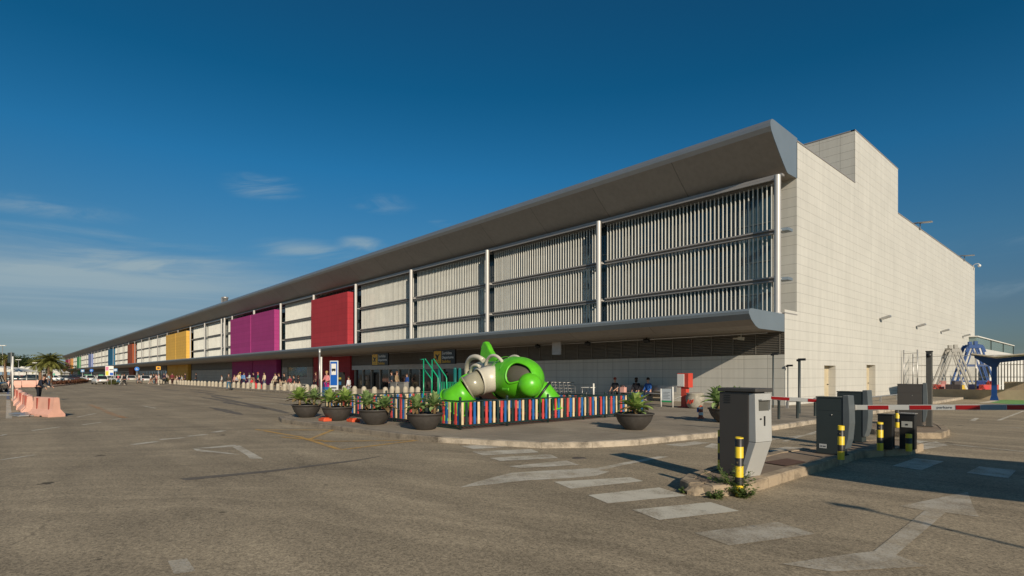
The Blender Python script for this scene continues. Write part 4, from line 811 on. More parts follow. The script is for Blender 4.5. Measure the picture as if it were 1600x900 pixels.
# ================================================================== ticket machine and barriers
SIDE = Matrix.Rotation(R(90), 4, 'X')
def side(q, poly, y0, y1, mi=0): q.prism(poly, -y1, -y0, mi, SIDE)
M_TM = mat('machine_grey', (.062,.056,.05), rough=.42, var=.05); M_TML = mat('machine_light', (.46,.46,.44), rough=.4, var=.05, metal=.2)
TMc = thing('ticket_machine', 'tall grey ticket machine with a kinked light front on the near island', 'ticket machine', (-4.13, 8.0, .15), R(-11))
q = MB(); side(q, [(0,0),(.34,0),(.50,.52),(.50,1.24),(0,1.24)], 0, .38); 
o = q.build('cabinet', M_TM, TMc, bevel=.008)
q = MB()
for k in range(4): q.bb(.09,.20,-.006,.0,1.08+k*.035,1.092+k*.035)
q.build('vent', M_BLACK, TMc)
q = MB(); side(q, [(.35,0),(.43,0),(.615,.525),(.50,.525)], .004, .376); side(q, [(.503,.53),(.62,.53),(.605,1.225),(.503,1.225)], .004, .376); fp = q.build('front_panel', M_TML, TMc, bevel=.006)
q = MB(); q.bb(-.02,.63,-.02,.40,1.245,1.30); q.build('top_cover', mat('cover_dark', (.06,.056,.052), rough=.5), TMc, bevel=.012)
q = MB(); q.bb(.606,.618,.08,.30,.98,1.13); o = q.build('screen', mat('screen_dark', (.10,.10,.09), rough=.15), TMc)
q = MB(); q.bb(.618,.66,.075,.305,1.13,1.145); q.bb(.618,.65,.29,.305,.99,1.13); q.build('screen_hood', M_TML, TMc)
q = MB(); q.bb(.614,.624,.19,.215,.76,.90); q.bb(.614,.624,.10,.13,.85,.87); q.build('ticket_slot', M_BLACK, TMc)
q = MB(); q.box((.51,.2,.27),(.012,.14,.02), ry=R(19)); q.build('label_strip', M_BLACK, TMc)
M_CAB = mat('cabinet_green_black', (.032,.043,.043), rough=.4, var=.08); M_CAB2 = mat('cabinet_edge', (.10,.115,.12), rough=.4)
def cab(label, loc, rz, h=1.08, w=.47, d=.32, m=M_CAB, m2=M_CAB2, flip=1, low=False):
    t = thing('barrier_cabinet', label, 'barrier cabinet', loc, rz)
    q = MB(); q.bb(0,w,0,d,0,h-.03); q.build('housing', m, t, bevel=.01)
    q = MB(); q.bb(-.006,w+.006,-.006,d+.006,h-.028,h); q.bb(-.003,w+.003,-.004,d+.004,h-.26,h-.252); q.build('lid', m, t, bevel=.006)
    q = MB(); x0 = w+.004; side(q, [(x0,.12),(x0+.05,.12),(x0+.10,.30),(x0+.125,.6),(x0+.12,.85),(x0+.10,h+.03),(x0,h+.03)], -.01, d+.01); q.build('curved_cover', m2, t, bevel=.01)
    q = MB(); q.lathe([(.0001,.0),(.012,.0),(.012,.008),(.0001,.01)], (w*.6,-.001,h-.34), 10, M=Matrix.Rotation(R(90),3,'X')); q.build('lock', M_STEEL, t)
    q = MB(); q.bb(.06,.19,-.006,-.001,.10,.18); pl_ = q.build('rating_plate', mat('plate', (.5,.5,.48)), t)
    q = MB(); text_mb(q, 'CE 24V', .035, TM(.075,-.008,.125), thick=.001); q.build('plate_text', M_BLACK, pl_)
    q = MB(); q.bb(-.02,w+.02,-.02,d+.02,-.012,.004); q.build('base', M_RUB, t)
    return t
cab('dark green barrier cabinet with curved cover behind a striped bollard', (-3.98, 11.50, .15), R(-5), d=.22)
cab('dark barrier cabinet standing just behind the nearer one', (-4.42, 14.05, .15), R(-4), h=1.12, w=.52, d=.24)
x_, y_ = at(1402, 664, .15); cab('mid grey cabinet on the far island beside the camera post', (x_, y_, .15), R(8), h=1.22, w=.60, d=.3, m=M_TM, m2=M_CAB2)
M_BR = mat('boom_red', (.42,.012,.012), rough=.4, var=.05); M_BW = mat('boom_white', (.66,.65,.60), rough=.4, var=.05); M_BG = mat('boom_reflector', (.22,.30,.36), rough=.3)
def boom(label, a, b_, segs, txt=None):
    a = Vector(a); b_ = Vector(b_); d = b_ - a; ln = d.length; t = thing('parking_barrier', label, 'barrier', a, 0); q = d.to_track_quat('X', 'Z'); t.rotation_mode = 'QUATERNION'; t.rotation_quaternion = q
    m = MB(); m.bb(0, ln, -.025, .025, -.045, .045); bar = m.build('bar', M_BW, t, bevel=.004)
    for s0, s1, kind in segs:
        m = MB(); m.bb(s0, s1, -.029, .029, -.036, .036); m.build('red_band' if kind == 'r' else 'reflector', M_BR if kind == 'r' else M_BG, t)
    m = MB(); m.bb(-.25, .02, -.04, .04, -.05, .05); m.build('clamp', M_STEEL, t)
    if txt: m = MB(); text_mb(m, txt[0], .055, TM(txt[1], -.0265, -.017), thick=.001, width=txt[2]); m.build('lettering', mat('letter_grey', (.08,.09,.11)), bar)
    return t
def bx(px, Y=11.78): return ony(px, Y) + 3.40
boom('near white and red barrier arm crossing to the right edge', (-3.40, 11.78, 1.03), (1.4, 11.78, 1.03 + 4.8*.045), [(bx(a), bx(b__), k_) for a, b__, k_ in ((1357,1389,'r'),(1422,1456,'r'),(1494,1532,'r'),(1533,1573,'g'),(1574,1612,'r'),(1650,1690,'r'))], ('parkare', bx(1464), bx(1488)-bx(1464)))
boom('far white and red barrier arm pointing left behind the ticket machine', (-4.5, 14.3, 1.01), (-7.0, 14.3, 1.09), [(.25,.62,'r'),(1.05,1.50,'r'),(1.85,2.2,'r')])
# dark loop posts
for i, (pa, pb, py, hh, lab) in enumerate(((1371,1394,701,.80,'plain black reader box left of the one with a white plate'), (1405,1428,701,.80,'black reader box with a white plate behind a striped bollard'))):
    x, y = at(pa, py, .15); t = thing('reader_box', lab, 'reader box', (x, y, .15), R(-2)); q = MB(); q.bb(0,.26,0,.16,0,hh-.12); q.build('housing', M_BLACK, t, bevel=.012)
    q = MB(); q.bb(-.008,.268,-.008,.168,hh-.118,hh-.09); q.build('lid', M_BLACK, t, bevel=.006)
    if i: q = MB(); q.bb(.04,.22,-.008,-.001,.44,.56); pp = q.build('plate', mat('plate2', (.42,.42,.38)), t); q = MB(); q.bb(.11,.15,-.012,-.009,.48,.51); q.build('symbol', M_BLACK, pp)
    if i: q = MB(); q.bb(-.012,.272,-.014,.174,hh-.09,hh-.075); q.build('trim', M_STEEL, t)
# striped bollards
def striped(name):
    m = bpy.data.materials.new(name); m.use_nodes = True; t = m.node_tree; b = t.nodes['Principled BSDF']
    co = N(t, 'ShaderNodeTexCoord').outputs['Object']; s = N(t, 'ShaderNodeSeparateXYZ'); L(t, co, s.inputs[0])
    a = N(t, 'ShaderNodeMath', operation='MULTIPLY'); a.inputs[1].default_value = 1/.26; L(t, s.outputs[2], a.inputs[0]); f = N(t, 'ShaderNodeMath', operation='FRACT'); L(t, a.outputs[0], f.inputs[0])
    g_ = N(t, 'ShaderNodeMath', operation='GREATER_THAN'); g_.inputs[1].default_value = .58; L(t, f.outputs[0], g_.inputs[0])
    n = N(t, 'ShaderNodeTexNoise', Scale=14., Detail=6.0, Roughness=.7); L(t, co, n.inputs['Vector']); r = N(t, 'ShaderNodeMapRange'); r.inputs[1].default_value = .60; r.inputs[2].default_value = .64; L(t, n.outputs[0], r.inputs[0])
    x = N(t, 'ShaderNodeMix', data_type='RGBA'); L(t, g_.outputs[0], x.inputs[0]); x.inputs[6].default_value = (.70,.50,.02,1); x.inputs[7].default_value = (.02,.018,.015,1)
    y = N(t, 'ShaderNodeMix', data_type='RGBA'); L(t, r.outputs[0], y.inputs[0]); L(t, x.outputs[2], y.inputs[6]); y.inputs[7].default_value = (.30,.22,.10,1)
    L(t, y.outputs[2], b.inputs['Base Color']); b.inputs['Roughness'].default_value = .45; return m
M_STR = striped('yellow_black_stripes')
BL = [(1155,775,0,.80,'scuffed yellow and black bollard beside the weeds in front of the ticket machine'),(1127,733,.15,.62,'yellow and black bollard half hidden behind the ticket machine'),(1314,718,.15,.60,'yellow and black bollard in front of the dark green barrier cabinet'),(1375,704,.15,.56,'yellow and black bollard against the plain black reader box'),(1420,705,.15,.34,'short yellow and black bollard before the reader box with a plate'),(1402,668,.15,.50,'yellow and black bollard behind the two reader boxes')]
for px, py, z, h_, lab in BL:
    x, y = at(px, py, z); q = MB(); q.lathe([(.055,0),(.055,h_-.008),(.045,h_),(.044,h_-.03),(.0001,h_-.03)], (0,0,0), 20); o = q.build('striped_bollard', M_STR); o.location = (x, y, z); tag(o, lab, 'bollard', 'yellow and black bollards round the barriers')
# rock-like broken kerb end and weeds at the island nose
q = MB(); rd = random.Random(3); q.ball((0,0,0), .17, n=14, sc=(1.5,.9,.8)); q.v = [(x*(1+rd.uniform(-.12,.12)), y*(1+rd.uniform(-.12,.12)), max(-.02, z*(1+rd.uniform(-.1,.1)))) for x, y, z in q.v]; q.sm = [False]*len(q.sm)
o = q.build('kerb_stone', M_KERB2); o.location = (*at(1100,772), .02); o.rotation_euler = (0,0,R(40)); tag(o, 'broken kerb stone at the nose of the near island', 'stone')
M_WEED = leafmat('weed_leaf', (.07,.12,.03), (.16,.22,.06))
def weed(px, py, hgt, n, lab):
    x, y = at(px, py); q = MB(); rd = random.Random(px)
    for s_ in range(n):
        az = rd.uniform(0, 6.28); L_ = hgt * rd.uniform(.5, 1.05); p = Vector((rd.uniform(-.06,.06), rd.uniform(-.06,.06), 0)); e = rd.uniform(.7, 1.5); pts = [p.copy()]
        for k in range(6):
            p = p + Vector((math.cos(az)*math.cos(e), math.sin(az)*math.cos(e), math.sin(e))) * L_/6; e -= rd.uniform(0,.16); az += rd.uniform(-.3,.3); pts.append(p.copy())
            for j in range(4):
                a = rd.uniform(0,6.28); c = p + Vector((rd.uniform(-.02,.02), rd.uniform(-.02,.02), rd.uniform(-.02,.02))); d = Vector((math.cos(a), math.sin(a), rd.uniform(-.3,.6))) * rd.uniform(.03,.055); w = Vector((-d.y, d.x, 0)) * .35
                q.add([c, c + d*.5 + w, c + d, c + d*.5 - w], [(0,1,2,3)], 0)
        q.tube(pts, .003, 4, 0)
    o = q.build('weed', M_WEED); o.location = (x, y, 0); tag(o, lab, 'weed', 'weeds along the island kerb')
weed(1143, 772, .46, 40, 'leafy green weed clump growing up the striped bollard'); weed(1163, 778, .20, 16, 'low weed tuft at the foot of the striped bollard'); weed(1120, 779, .12, 12, 'tiny weed sprouting from the island kerb joint'); weed(1068, 770, .08, 6, 'small moss and weed tuft at the island nose')
# ------------------------------------------------------------------ posts, signs and bins by the corner
def dark_bollard(px, py, lab):
    x, y = at(px, py, .125); q = MB(); q.lathe([(.045,0),(.045,.62),(.052,.63),(.052,.66),(.0001,.67)], (0,0,0), 12); o = q.build('steel_bollard', M_CAB); o.location = (x, y, .125); tag(o, lab, 'bollard', 'slim dark bollards on the kerb')
for px, py, lab in ((1217,655,'slim dark bollard left of three under the far barrier arm'), (1246,653.5,'slim dark bollard in the middle of three under the far barrier arm'), (1273.5,650,'slim dark bollard right of three beside the barrier cabinet'), (1297,648,'slim dark bollard hidden behind the barrier cabinet')): dark_bollard(px, py, lab)
def cam_post(px, py, zt, w, lab, arm=True, z0=.125, square=False, m=M_CAB):
    x, y = at(px, py, z0); t = thing('camera_post', lab, 'camera post', (x, y, z0), 0); q = MB()
    if square: q.bb(-w/2,w/2,-w/2,w/2,0,zt-z0); q.bb(-w*.75,w*.75,-w*.75,w*.75,0,.02)
    else: q.lathe([(w/2,0),(w/2,zt-z0),(.0001,zt-z0+.01)], (0,0,0), 12)
    q.build('pole', m, t)
    q = MB()
    if square: q.bb(-w/2-.01,w/2+.01,-w/2-.02,w/2+.01,zt-z0,zt-z0+.03); q.lathe([(.0001,0),(.06,0),(.06,.03),(.0001,.03)], (0,-w/2-.03,zt-z0-.10), 12, M=Matrix.Rotation(R(90),3,'X').transposed())
    else: q.box((.10,-.02,zt-z0+.03),(.26,.09,.09)); q.box((-.04,0,zt-z0-.0),(.1,.1,.08))
    q.build('camera', M_BLACK, t); return t
cam_post(1452, 666, 2.30, .135, 'square steel post with a camera opening on the far island', z0=.15, square=True, m=mat('post_bronze', (.16,.15,.13), rough=.35, metal=.5))
cam_post(1249, 646, 2.2, .10, 'dark post carrying a small camera in front of the side wall'); cam_post(1208, 637, 2.55, .07, 'thin dark post with a small lamp head near the building corner'); cam_post(1231, 634, 2.05, .05, 'thinnest grey post just right of the building corner')
# low tubular rail along the side wall
RL = thing('guide_rail', 'low grey tubular rail along the foot of the side wall', 'rail', (-10.2, 26, .125)); q = MB()
q.tube([(0,0,.32),(1.0,2.5,.32),(1.2,9,.32),(1.0,20.5,.32)], .045, 8); q.build('tube', M_STEEL, RL)
for p_ in ((0,0),(1.0,2.5),(1.1,6),(1.2,9.5),(1.15,13),(1.05,17),(1.0,20.4)): q = MB(); q.bb(p_[0]-.05,p_[0]+.05,p_[1]-.05,p_[1]+.05,0,.3); q.build('support', M_STEEL, RL)
# white sign board, red machine, urn, painted post
x, y = at(1042, 636, .125); t = thing('notice_board', 'small white notice board with green foot between two posts', 'notice board', (x, y, .125), R(-5))
for dx_, hh in ((-.33, .85), (.33, .95)): q = MB(); q.tube([(dx_,0,0),(dx_,0,hh)], .035, 8); q.build('post', M_WHITE, t)
q = MB(); q.bb(-.29,.27,-.012,.012,.22,.85); q.build('board', mat('board_white', (.62,.66,.66), rough=.4), t); q = MB(); q.bb(-.29,.27,-.016,.016,.22,.30); q.build('green_band', mat('green_band', (.03,.35,.12)), t)
q = MB()
for k in range(5): q.bb(-.2,.18 - (k % 2)*.1,-.016,-.013,.40+k*.07,.42+k*.07)
q.build('print_lines', mat('print_grey', (.25,.27,.28)), t)
x, y = at(1070, 636.5, .125); t = thing('ticket_kiosk', 'red kiosk on a post with a white screen box against the wall', 'kiosk', (x, y, .125), R(-6))
MR = mat('kiosk_red', (.55,.06,.035), rough=.45)
q = MB(); q.bb(-.14,.14,-.1,.14,0,.95); q.bb(-.25,.25,-.2,.2,0,.05); q.build('post', MR, t, bevel=.01); q = MB(); q.bb(-.32,.30,-.14,.20,.92,1.58); q.build('housing', MR, t, bevel=.015); q = MB(); q.bb(-.30,.08,-.17,-.145,.96,1.54); q.build('screen_box', M_WHITE, t, bevel=.01)
q = MB(); q.beam((-.12,-.1,.5),(-.48,-.15,.36),.08,.03); q.build('tray', M_WHITE, t)
x, y = at(1086, 638, .125); q = MB(); q.lathe([(.0001,0),(.26,0),(.34,.12),(.40,.35),(.41,.5),(.36,.62),(.40,.66),(.37,.70),(.30,.66),(.0001,.6)], (0,0,0), 24); t = thing('stone_urn', 'big grey stone urn bin with a red mark beside the kiosk', 'urn', (x, y, .125)); q.build('vessel', concrete('urn_stone', (.34,.31,.25), .35, 8), t)
q = MB()
for k, (a, b__) in enumerate((((-.16,.22),(-.10,.40)),((-.10,.40),(-.05,.22)),((.0,.22),(.04,.40)),((.04,.40),(.1,.26)),((.1,.26),(.15,.42)))): q.beam((a[0],-.405,a[1]),(b__[0],-.405,b__[1]),.03)
q.build('red_mark', MR, t)
x, y = at(1095, 654, .125); t = thing('painted_post', 'short orange, white and blue painted post left of the hidden planter', 'post', (x, y, .125)); q = MB(); q.lathe([(.12,0),(.12,.04),(.075,.06),(.07,.42),(.0001,.47)], (0,0,0), 14); q.build('shaft', mat('post_orange', (.5,.10,.04)), t); q = MB(); q.lathe([(.0801,.12),(.076,.22)], (0,0,0), 14); q.lathe([(.0801,.33),(.076,.40)], (0,0,0), 14); q.build('white_bands', M_WHITE, t)
q = MB(); q.box((-.085,-.02,.30),(.05,.1,.16)); q.build('blue_flap', mat('flap_blue', (.05,.15,.4)), t)
# luggage trolleys nested against the wall
def trolley(x, y, rz, lab):
    t = thing('luggage_trolley', lab, 'luggage trolley', (x, y, .125), rz, 'luggage trolleys nested against the wall'); q = MB()
    for s_ in (-.28, .28): q.tube([(s_,-.45,.12),(s_,.35,.14),(s_,.5,.95),(s_,.62,1.0)], .016, 6)
    q.tube([(-.28,.62,1.0),(.28,.62,1.0)], .02, 6)
    for k in range(4): q.tube([(-.28,.36+k*.035,.22+k*.2),(.28,.36+k*.035,.22+k*.2)], .01, 5)
    for k in range(3): q.tube([(-.2+k*.2,-.45,.14),(-.2+k*.2,.35,.15)], .01, 5)
    q.tube([(-.28,-.45,.12),(.28,-.45,.12)], .016, 6); q.build('frame', M_STEEL, t)
    for s_, yy in ((-.24,.3),(.24,.3),(0,-.4)): q = MB(); q.lathe([(.0001,-.02),(.07,-.02),(.07,.02),(.0001,.02)], (s_,yy,.07), 10, M=Matrix.Rotation(R(90),3,'Y')); q.build('wheel', M_RUB, t)
    return t
XT = ony(900, 26.9); tr0 = trolley(XT, 26.9, R(80), 'rightmost luggage trolley of the nested row by the wall')
names = ['second','third','fourth','fifth','sixth','seventh','eighth']
for k in range(7): dup(tr0, (XT - .42 - k*.36, 26.95, .125), R(80 + (k%3-1)*3), '%s luggage trolley from the right in the nested row' % names[k])
x = ony(919, 26.6); t = thing('tray_table', 'small white topped table with a bottle beside the trolleys', 'table', (x, 26.6, .125)); q = MB(); q.bb(-.35,.35,-.25,.25,.70,.74); q.build('top', M_WHITE, t)
for s_ in ((-.3,-.2),(.3,-.2),(-.3,.2),(.3,.2)): q = MB(); q.tube([(*s_,0),(*s_,.7)], .02, 6); q.build('leg', M_STEEL, t)
q = MB(); q.tube([(0,0,0),(0,0,.98)], .05, 8); o = q.build('white_post', M_WHITE); o.location = (ony(927.5, 26.2), 26.2, .125); tag(o, 'short white post to the right of the trolleys', 'post')
# bench with three seated people
t = thing('bench', 'grey metal bench against the shaded wall behind the fence', 'bench', (-18.6, 27.3, .125)); q = MB(); q.bb(-1.9,1.9,-.22,.22,.42,.47); q.build('seat', M_STEEL, t, bevel=.01); q = MB(); q.bb(-1.9,1.9,.2,.24,.55,.9); q.build('backrest', M_STEEL, t)
for s_ in (-1.6, 0, 1.6): q = MB(); q.bb(s_-.04,s_+.04,-.2,.22,0,.42); q.build('leg', M_STEEL, t)
person('red haired person in a dark top at the left end of the wall bench', (ony(961,27.2), 27.25, .1), 0, 'sit', (.03,.03,.035), (.03,.03,.04), (.28,.05,.03), long_sleeve=False)
person('person with long dark hair seated in the middle of the wall bench', (ony(994,27.2), 27.25, .1), R(10), 'sit', (.02,.02,.025), (.02,.04,.12), hairlong=True)
person('person in a blue jacket seated at the right end of the wall bench', (ony(1013,27.2), 27.25, .1), R(-10), 'sit', (.02,.08,.28), (.02,.03,.06), long_sleeve=True)
q = MB(); q.box((0,0,.15),(.3,.25,.3)); q.tube(arc((0,0,.28),.1,0,180,0), .012, 6); o = q.build('shopping_bag', mat('bag_pink', (.65,.35,.30))); o.location = (ony(970,26.8)+.1, 26.9, .6); o.location.z = .595; tag(o, 'pale pink bag on the bench beside the red haired person', 'bag')
q = MB(); q.prism([(-.35,0),(.35,0),(.3,.62),(-.2,.66)], -.02, .02, 0, SIDE); o = q.build('folded_board', mat('cardboard', (.45,.38,.28))); o.location = (ony(1026,27.7), 27.8, .125); tag(o, 'beige board leaning on the wall right of the bench', 'board')
# ================================================================== hanging airport signs
def air_sign(x0, x1, lab):
    t = thing('hanging_sign', lab, 'sign', ((x0+x1)/2, 26.0, 3.05)); w = x1 - x0
    q = MB(); q.bb(-w/2, w/2, 0, .14, -.57, .57); bd = q.build('board', mat('sign_black', (.012,.010,.009), rough=.35), t)
    q = MB(); q.bb(-w/2+.10, -w/2+1.13, -.012, -.001, -.50, .50); ic = q.build('yellow_field', mat('sign_yellow', (.78,.40,.01), rough=.4), t)
    q = MB(); M0 = Matrix.Translation((-w/2+.61, -.014, .03)) @ Matrix.Rotation(R(-38), 4, 'Y') @ SIDE
    q.prism([(-.36,-.045),(.26,-.05),(.40,0),(.26,.05),(-.36,.045)], -.004, .004, 0, M0); q.prism([(-.10,0),(.14,0),(-.06,.34),(-.16,.34)], -.004, .004, 0, M0); q.prism([(-.10,0),(-.16,-.26),(-.06,-.26),(.14,0)], -.004, .004, 0, M0); q.prism([(-.36,0),(-.27,0),(-.36,.16),(-.42,.16)], -.004, .004, 0, M0)
    q.bb(-w/2+.28, -w/2+.92, -.018, -.013, -.42, -.38); q.build('plane_pictogram', M_BLACK, ic)
    q = MB(); text_mb(q, 'Sortides', .34, TM(-w/2+1.24, -.006, .20), width=w-1.45-.25); text_mb(q, 'Departures', .30, TM(-w/2+1.24, -.006, -.13), width=w-1.45); q.build('lettering', mat('sign_white', (.75,.74,.70)), bd)
    q = MB(); text_mb(q, 'Salidas', .32, TM(-w/2+1.24, -.006, -.46), width=w-1.45-.4); q.build('yellow_lettering', mat('sign_yellow', (.7,.36,.01)), bd)
    for s_ in (-w*.3, w*.3): q = MB(); q.tube([(s_,.07,.57),(s_,.07,.80)], .03, 6); q.build('hanger', M_STEEL, t)
air_sign(-48.65, -45.6, 'left hanging departures sign with yellow plane pictogram'); air_sign(-38.25, -35.25, 'right hanging departures sign with yellow plane pictogram')
# ================================================================== concrete bollards
q = MB(); q.lathe([(.0001,0),(.19,0),(.195,.02),(.19,.42),(.175,.52),(.14,.60),(.08,.655),(.0001,.67)], (0,0,0), 16); cb0 = q.build('concrete_bollard', concrete('bollard_concrete', (.42,.37,.285), .2, 5))
tag(cb0, 'rounded pale concrete bollard in the long row before the terminal', 'bollard', 'concrete bollards in front of the terminal')
for px in (554,568.6,585,602): o = dup(cb0, (ony(px,19.2), 19.2, .125))
cb0.location = (ony(538,19.2), 19.2, .125)
for px in (612.7,621,633.4,643.5,653): dup(cb0, (ony(px,21.3), 21.3, .125))
xb = -46.0
while xb > -150:
    if not (-106 < xb < -103): dup(cb0, (xb, 19.3 + random.uniform(-.05,.05), .125))
    xb -= 1.75
for px in (489, 515): dup(cb0, (ony(px,19.2), 19.2, .125))
for px in (447,453,458,463,468): dup(cb0, (ony(px,20.9), 20.9, .125))
# ================================================================== road signs and poles
def disc(q, r, y, mi, n=24, z=0):
    vs = [(r*math.cos(2*math.pi*k/n), y, z + r*math.sin(2*math.pi*k/n)) for k in range(n)]; vs2 = [(x, y+.02, z_) for x, _, z_ in vs]
    q.add(vs + vs2, [list(range(n)), list(range(n,2*n))[::-1]] + [(k, k+n, (k+1)%n+n, (k+1)%n) for k in range(n)], mi)
def pole_sign(px, py, z, lab, ph, kind, rz=None, name='road_sign'):
    x, y = at(px, py, z); rz = math.atan2(-x, y) if rz is None else rz          # faces the road / viewer side
    t = thing(name, lab, 'road sign', (x, y, z), rz); q = MB(); q.tube([(0,.03,0),(0,.03,ph)], .035, 8); q.build('pole', M_STEEL, t); q = MB()
    if kind[0] == 'disc':
        disc(q, .32, -.01, 0, z=ph-.1); q.build('plate', mat(*kind[1]), t); q = MB()
        if kind[2] == 'bar': q.bb(-.22,.22,-.022,-.011,ph-.15,ph-.05)
        else: q.box((0,-.016,ph-.1),(.32,.01,.06), ry=R(40)); q.box((-.1,-.016,ph-.2),(.06,.01,.16))
        q.build('symbol', M_WHITE, t)
    else:
        q.bb(-.3,.3,-.01,.01,ph-.45,ph+.1); q.build('plate', mat(*kind[1]), t); q = MB(); q.bb(-.17,.17,-.016,-.011,ph-.3,ph-.05); q.build('symbol', M_WHITE if kind[2] else M_BLACK, t)
    return t
BLU = ('sign_blue', (.01,.16,.55), .4); ORA = ('sign_red', (.62,.09,.03), .4)
pole_sign(100.5, 598, 0, 'orange red no entry disc on the planted island', 2.6, ('disc', ORA, 'bar'))
pole_sign(214, 600, 0.125, 'round blue sign at the kerb beside the crosswalk', 2.5, ('disc', BLU, 'a'))
pole_sign(247.5, 600, 0.125, 'square yellow sign beside the people at the kerb', 2.7, ('sq', ('sign_amber', (.75,.36,.02), .4), False))
pole_sign(143, 597, 0, 'small blue disc sign left of the white taxi', 2.6, ('disc', BLU, 'a')); pole_sign(129, 597, 0, 'pale blue sign further left of the taxis', 2.6, ('sq', ('sign_pale_blue', (.12,.30,.55), .4), True))
pole_sign(180.5, 598, 0, 'square blue crossing sign behind the information panel', 2.7, ('sq', ('sign_pale_blue', (.12,.30,.55), .4), True)); pole_sign(71, 598, 0, 'blue square sign under the big palm', 3.0, ('sq', BLU, True))
# information panel
x, y = at(171, 603); t = thing('information_panel', 'white information panel with pink, yellow and blue fields on two posts', 'information panel', (x, y, 0), math.atan2(-x, y))
d_ = -.7401*x + .6725*y
for s_ in (-.22, .22): q = MB(); q.tube([(s_,.05,0),(s_,.05,1.5)], .04, 8); q.build('post', M_STEEL, t)
q = MB(); q.bb(-.48,.48,0,.06,1.45,2.85); q.build('board', M_WHITE, t)
for (a0,a1,z0,z1,c,nm_) in ((-.44,-.1,2.2,2.75,(.6,.2,.3),'pink_field'),(-.44,-.1,1.52,2.12,(.7,.55,.04),'yellow_field'),(.05,.44,1.52,1.9,(.01,.10,.45),'blue_field'),(-.02,.44,2.28,2.40,(.05,.05,.06),'print_field')): q = MB(); q.bb(a0,a1,-.006,-.001,z0,z1); q.build(nm_, mat('info_'+nm_, c), t)
# bus stop sign and plain poles
x, y = at(522, 624, .125); t = thing('bus_stop_sign', 'tall blue bus stop sign with white timetable on a post', 'bus stop sign', (x, y, .125), R(35))
q = MB(); q.tube([(0,.03,0),(0,.03,1.0)], .05, 8); q.build('post', M_STEEL, t); q = MB(); q.bb(-.28,.28,-.03,.03,.58,2.36); q.build('frame', mat('frame_white', (.6,.62,.62)), t, bevel=.02)
q = MB(); q.bb(-.23,.23,-.04,-.031,.86,2.30); fb = q.build('blue_field', mat('stop_blue', (.01,.10,.42), rough=.35), t)
q = MB(); q.bb(-.16,.16,-.046,-.041,1.50,2.18); q.build('timetable', M_WHITE, fb)
q = MB(); q.bb(-.13,.13,-.052,-.047,1.74,1.88); q.bb(-.10,-.05,-.052,-.047,1.70,1.74); q.bb(.05,.10,-.052,-.047,1.70,1.74); q.build('bus_pictogram', M_BLACK, fb); q = MB(); q.bb(-.18,.18,-.04,-.032,.66,.74); q.build('stop_name', M_BLACK, t)
x, y = at(502, 622, .125); q = MB(); q.tube([(0,0,0),(0,0,2.65)], .055, 8); o = q.build('white_pole', M_WHITE); o.location = (x, y, .125); tag(o, 'plain white pole left of the bus stop sign', 'pole')
x, y = at(499.5, 619, .125); q = MB(); q.tube([(0,0,0),(0,0,3.25)], .06, 8); q.lathe([(.09,3.05),(.09,3.3),(.0001,3.32)], (0,0,0), 8); o = q.build('grey_pole', M_STEEL); o.location = (x, y, .125); tag(o, 'taller grey pole just behind the white pole', 'pole')
q = MB(); q.bb(-.5,.5,-.2,.2,.1,1.75); t = thing('vending_machine', 'dark vending machine with yellow band under the red panel', 'vending machine', (ony(533,26.5), 26.5, .125)); q.build('housing', M_BLACK, t); q = MB(); q.bb(-.42,.42,-.21,-.201,1.0,1.2); q.build('yellow_band', mat('band_yel', (.7,.5,.05)), t); q = MB(); q.bb(-.42,.42,-.21,-.201,.4,.75); q.build('blue_band', mat('band_blu', (.05,.2,.4)), t)
# ================================================================== right background
M_CW = concrete('concrete_wall', (.36,.29,.20), .35, .8)
def wallseg(pts, h_, th, lab, z0=0, nm='concrete_wall'):
    q = MB()
    for a, b_ in zip(pts, pts[1:]): q.beam((a[0],a[1],z0+h_/2),(b_[0],b_[1],z0+h_/2),th,h_)
    o = q.build(nm, M_CW); tag(o, lab, 'wall'); return o
wallseg([(-9.7,47.8),(5,48.6)], .64, .3, 'low stained concrete wall in front of the fenced compound')
wallseg([(-9.75,47.97),(-11.05,57)], .62, .3, 'short end of the low concrete wall running back to the building')
wallseg([(-5.6,51.2),(8,51.6)], 1.15, .3, 'higher concrete wall behind the blue carport')
# mesh fence of the compound
def mesh_fence(pts, h_, lab):
    t = thing('mesh_fence', lab, 'fence', (pts[0][0], pts[0][1], 0)); o_ = Vector((pts[0][0], pts[0][1], 0))
    for a, b_ in zip(pts, pts[1:]):
        a = Vector((*a,0)) - o_; b_ = Vector((*b_,0)) - o_; n = max(1, round((b_-a).length/2.6)); q = MB()
        for z_ in (.1, h_*.5, h_*.78, h_): q.beam(a + Vector((0,0,z_)), b_ + Vector((0,0,z_)), .04)
        for k in range(n*6): p_ = a.lerp(b_, k/(n*6)); q.beam(p_ + Vector((0,0,.1)), p_ + Vector((0,0,h_)), .007)
        q.build('mesh_panel', M_STEEL, t)
        for k in range(n+1): p_ = a.lerp(b_, k/n); q = MB(); q.tube([p_, p_ + Vector((0,0,h_+.25))], .045, 8); q.build('post', M_STEEL, t)
mesh_fence([(-10.9,51.4),(-9.4,49.4),(-4.4,49.6)], 2.95, 'tall grey mesh fence round the compound at the side wall')
mesh_fence([(-11.0,49.2),(-10.1,48.9)], 3.2, 'narrow mesh gate standing against the side wall')
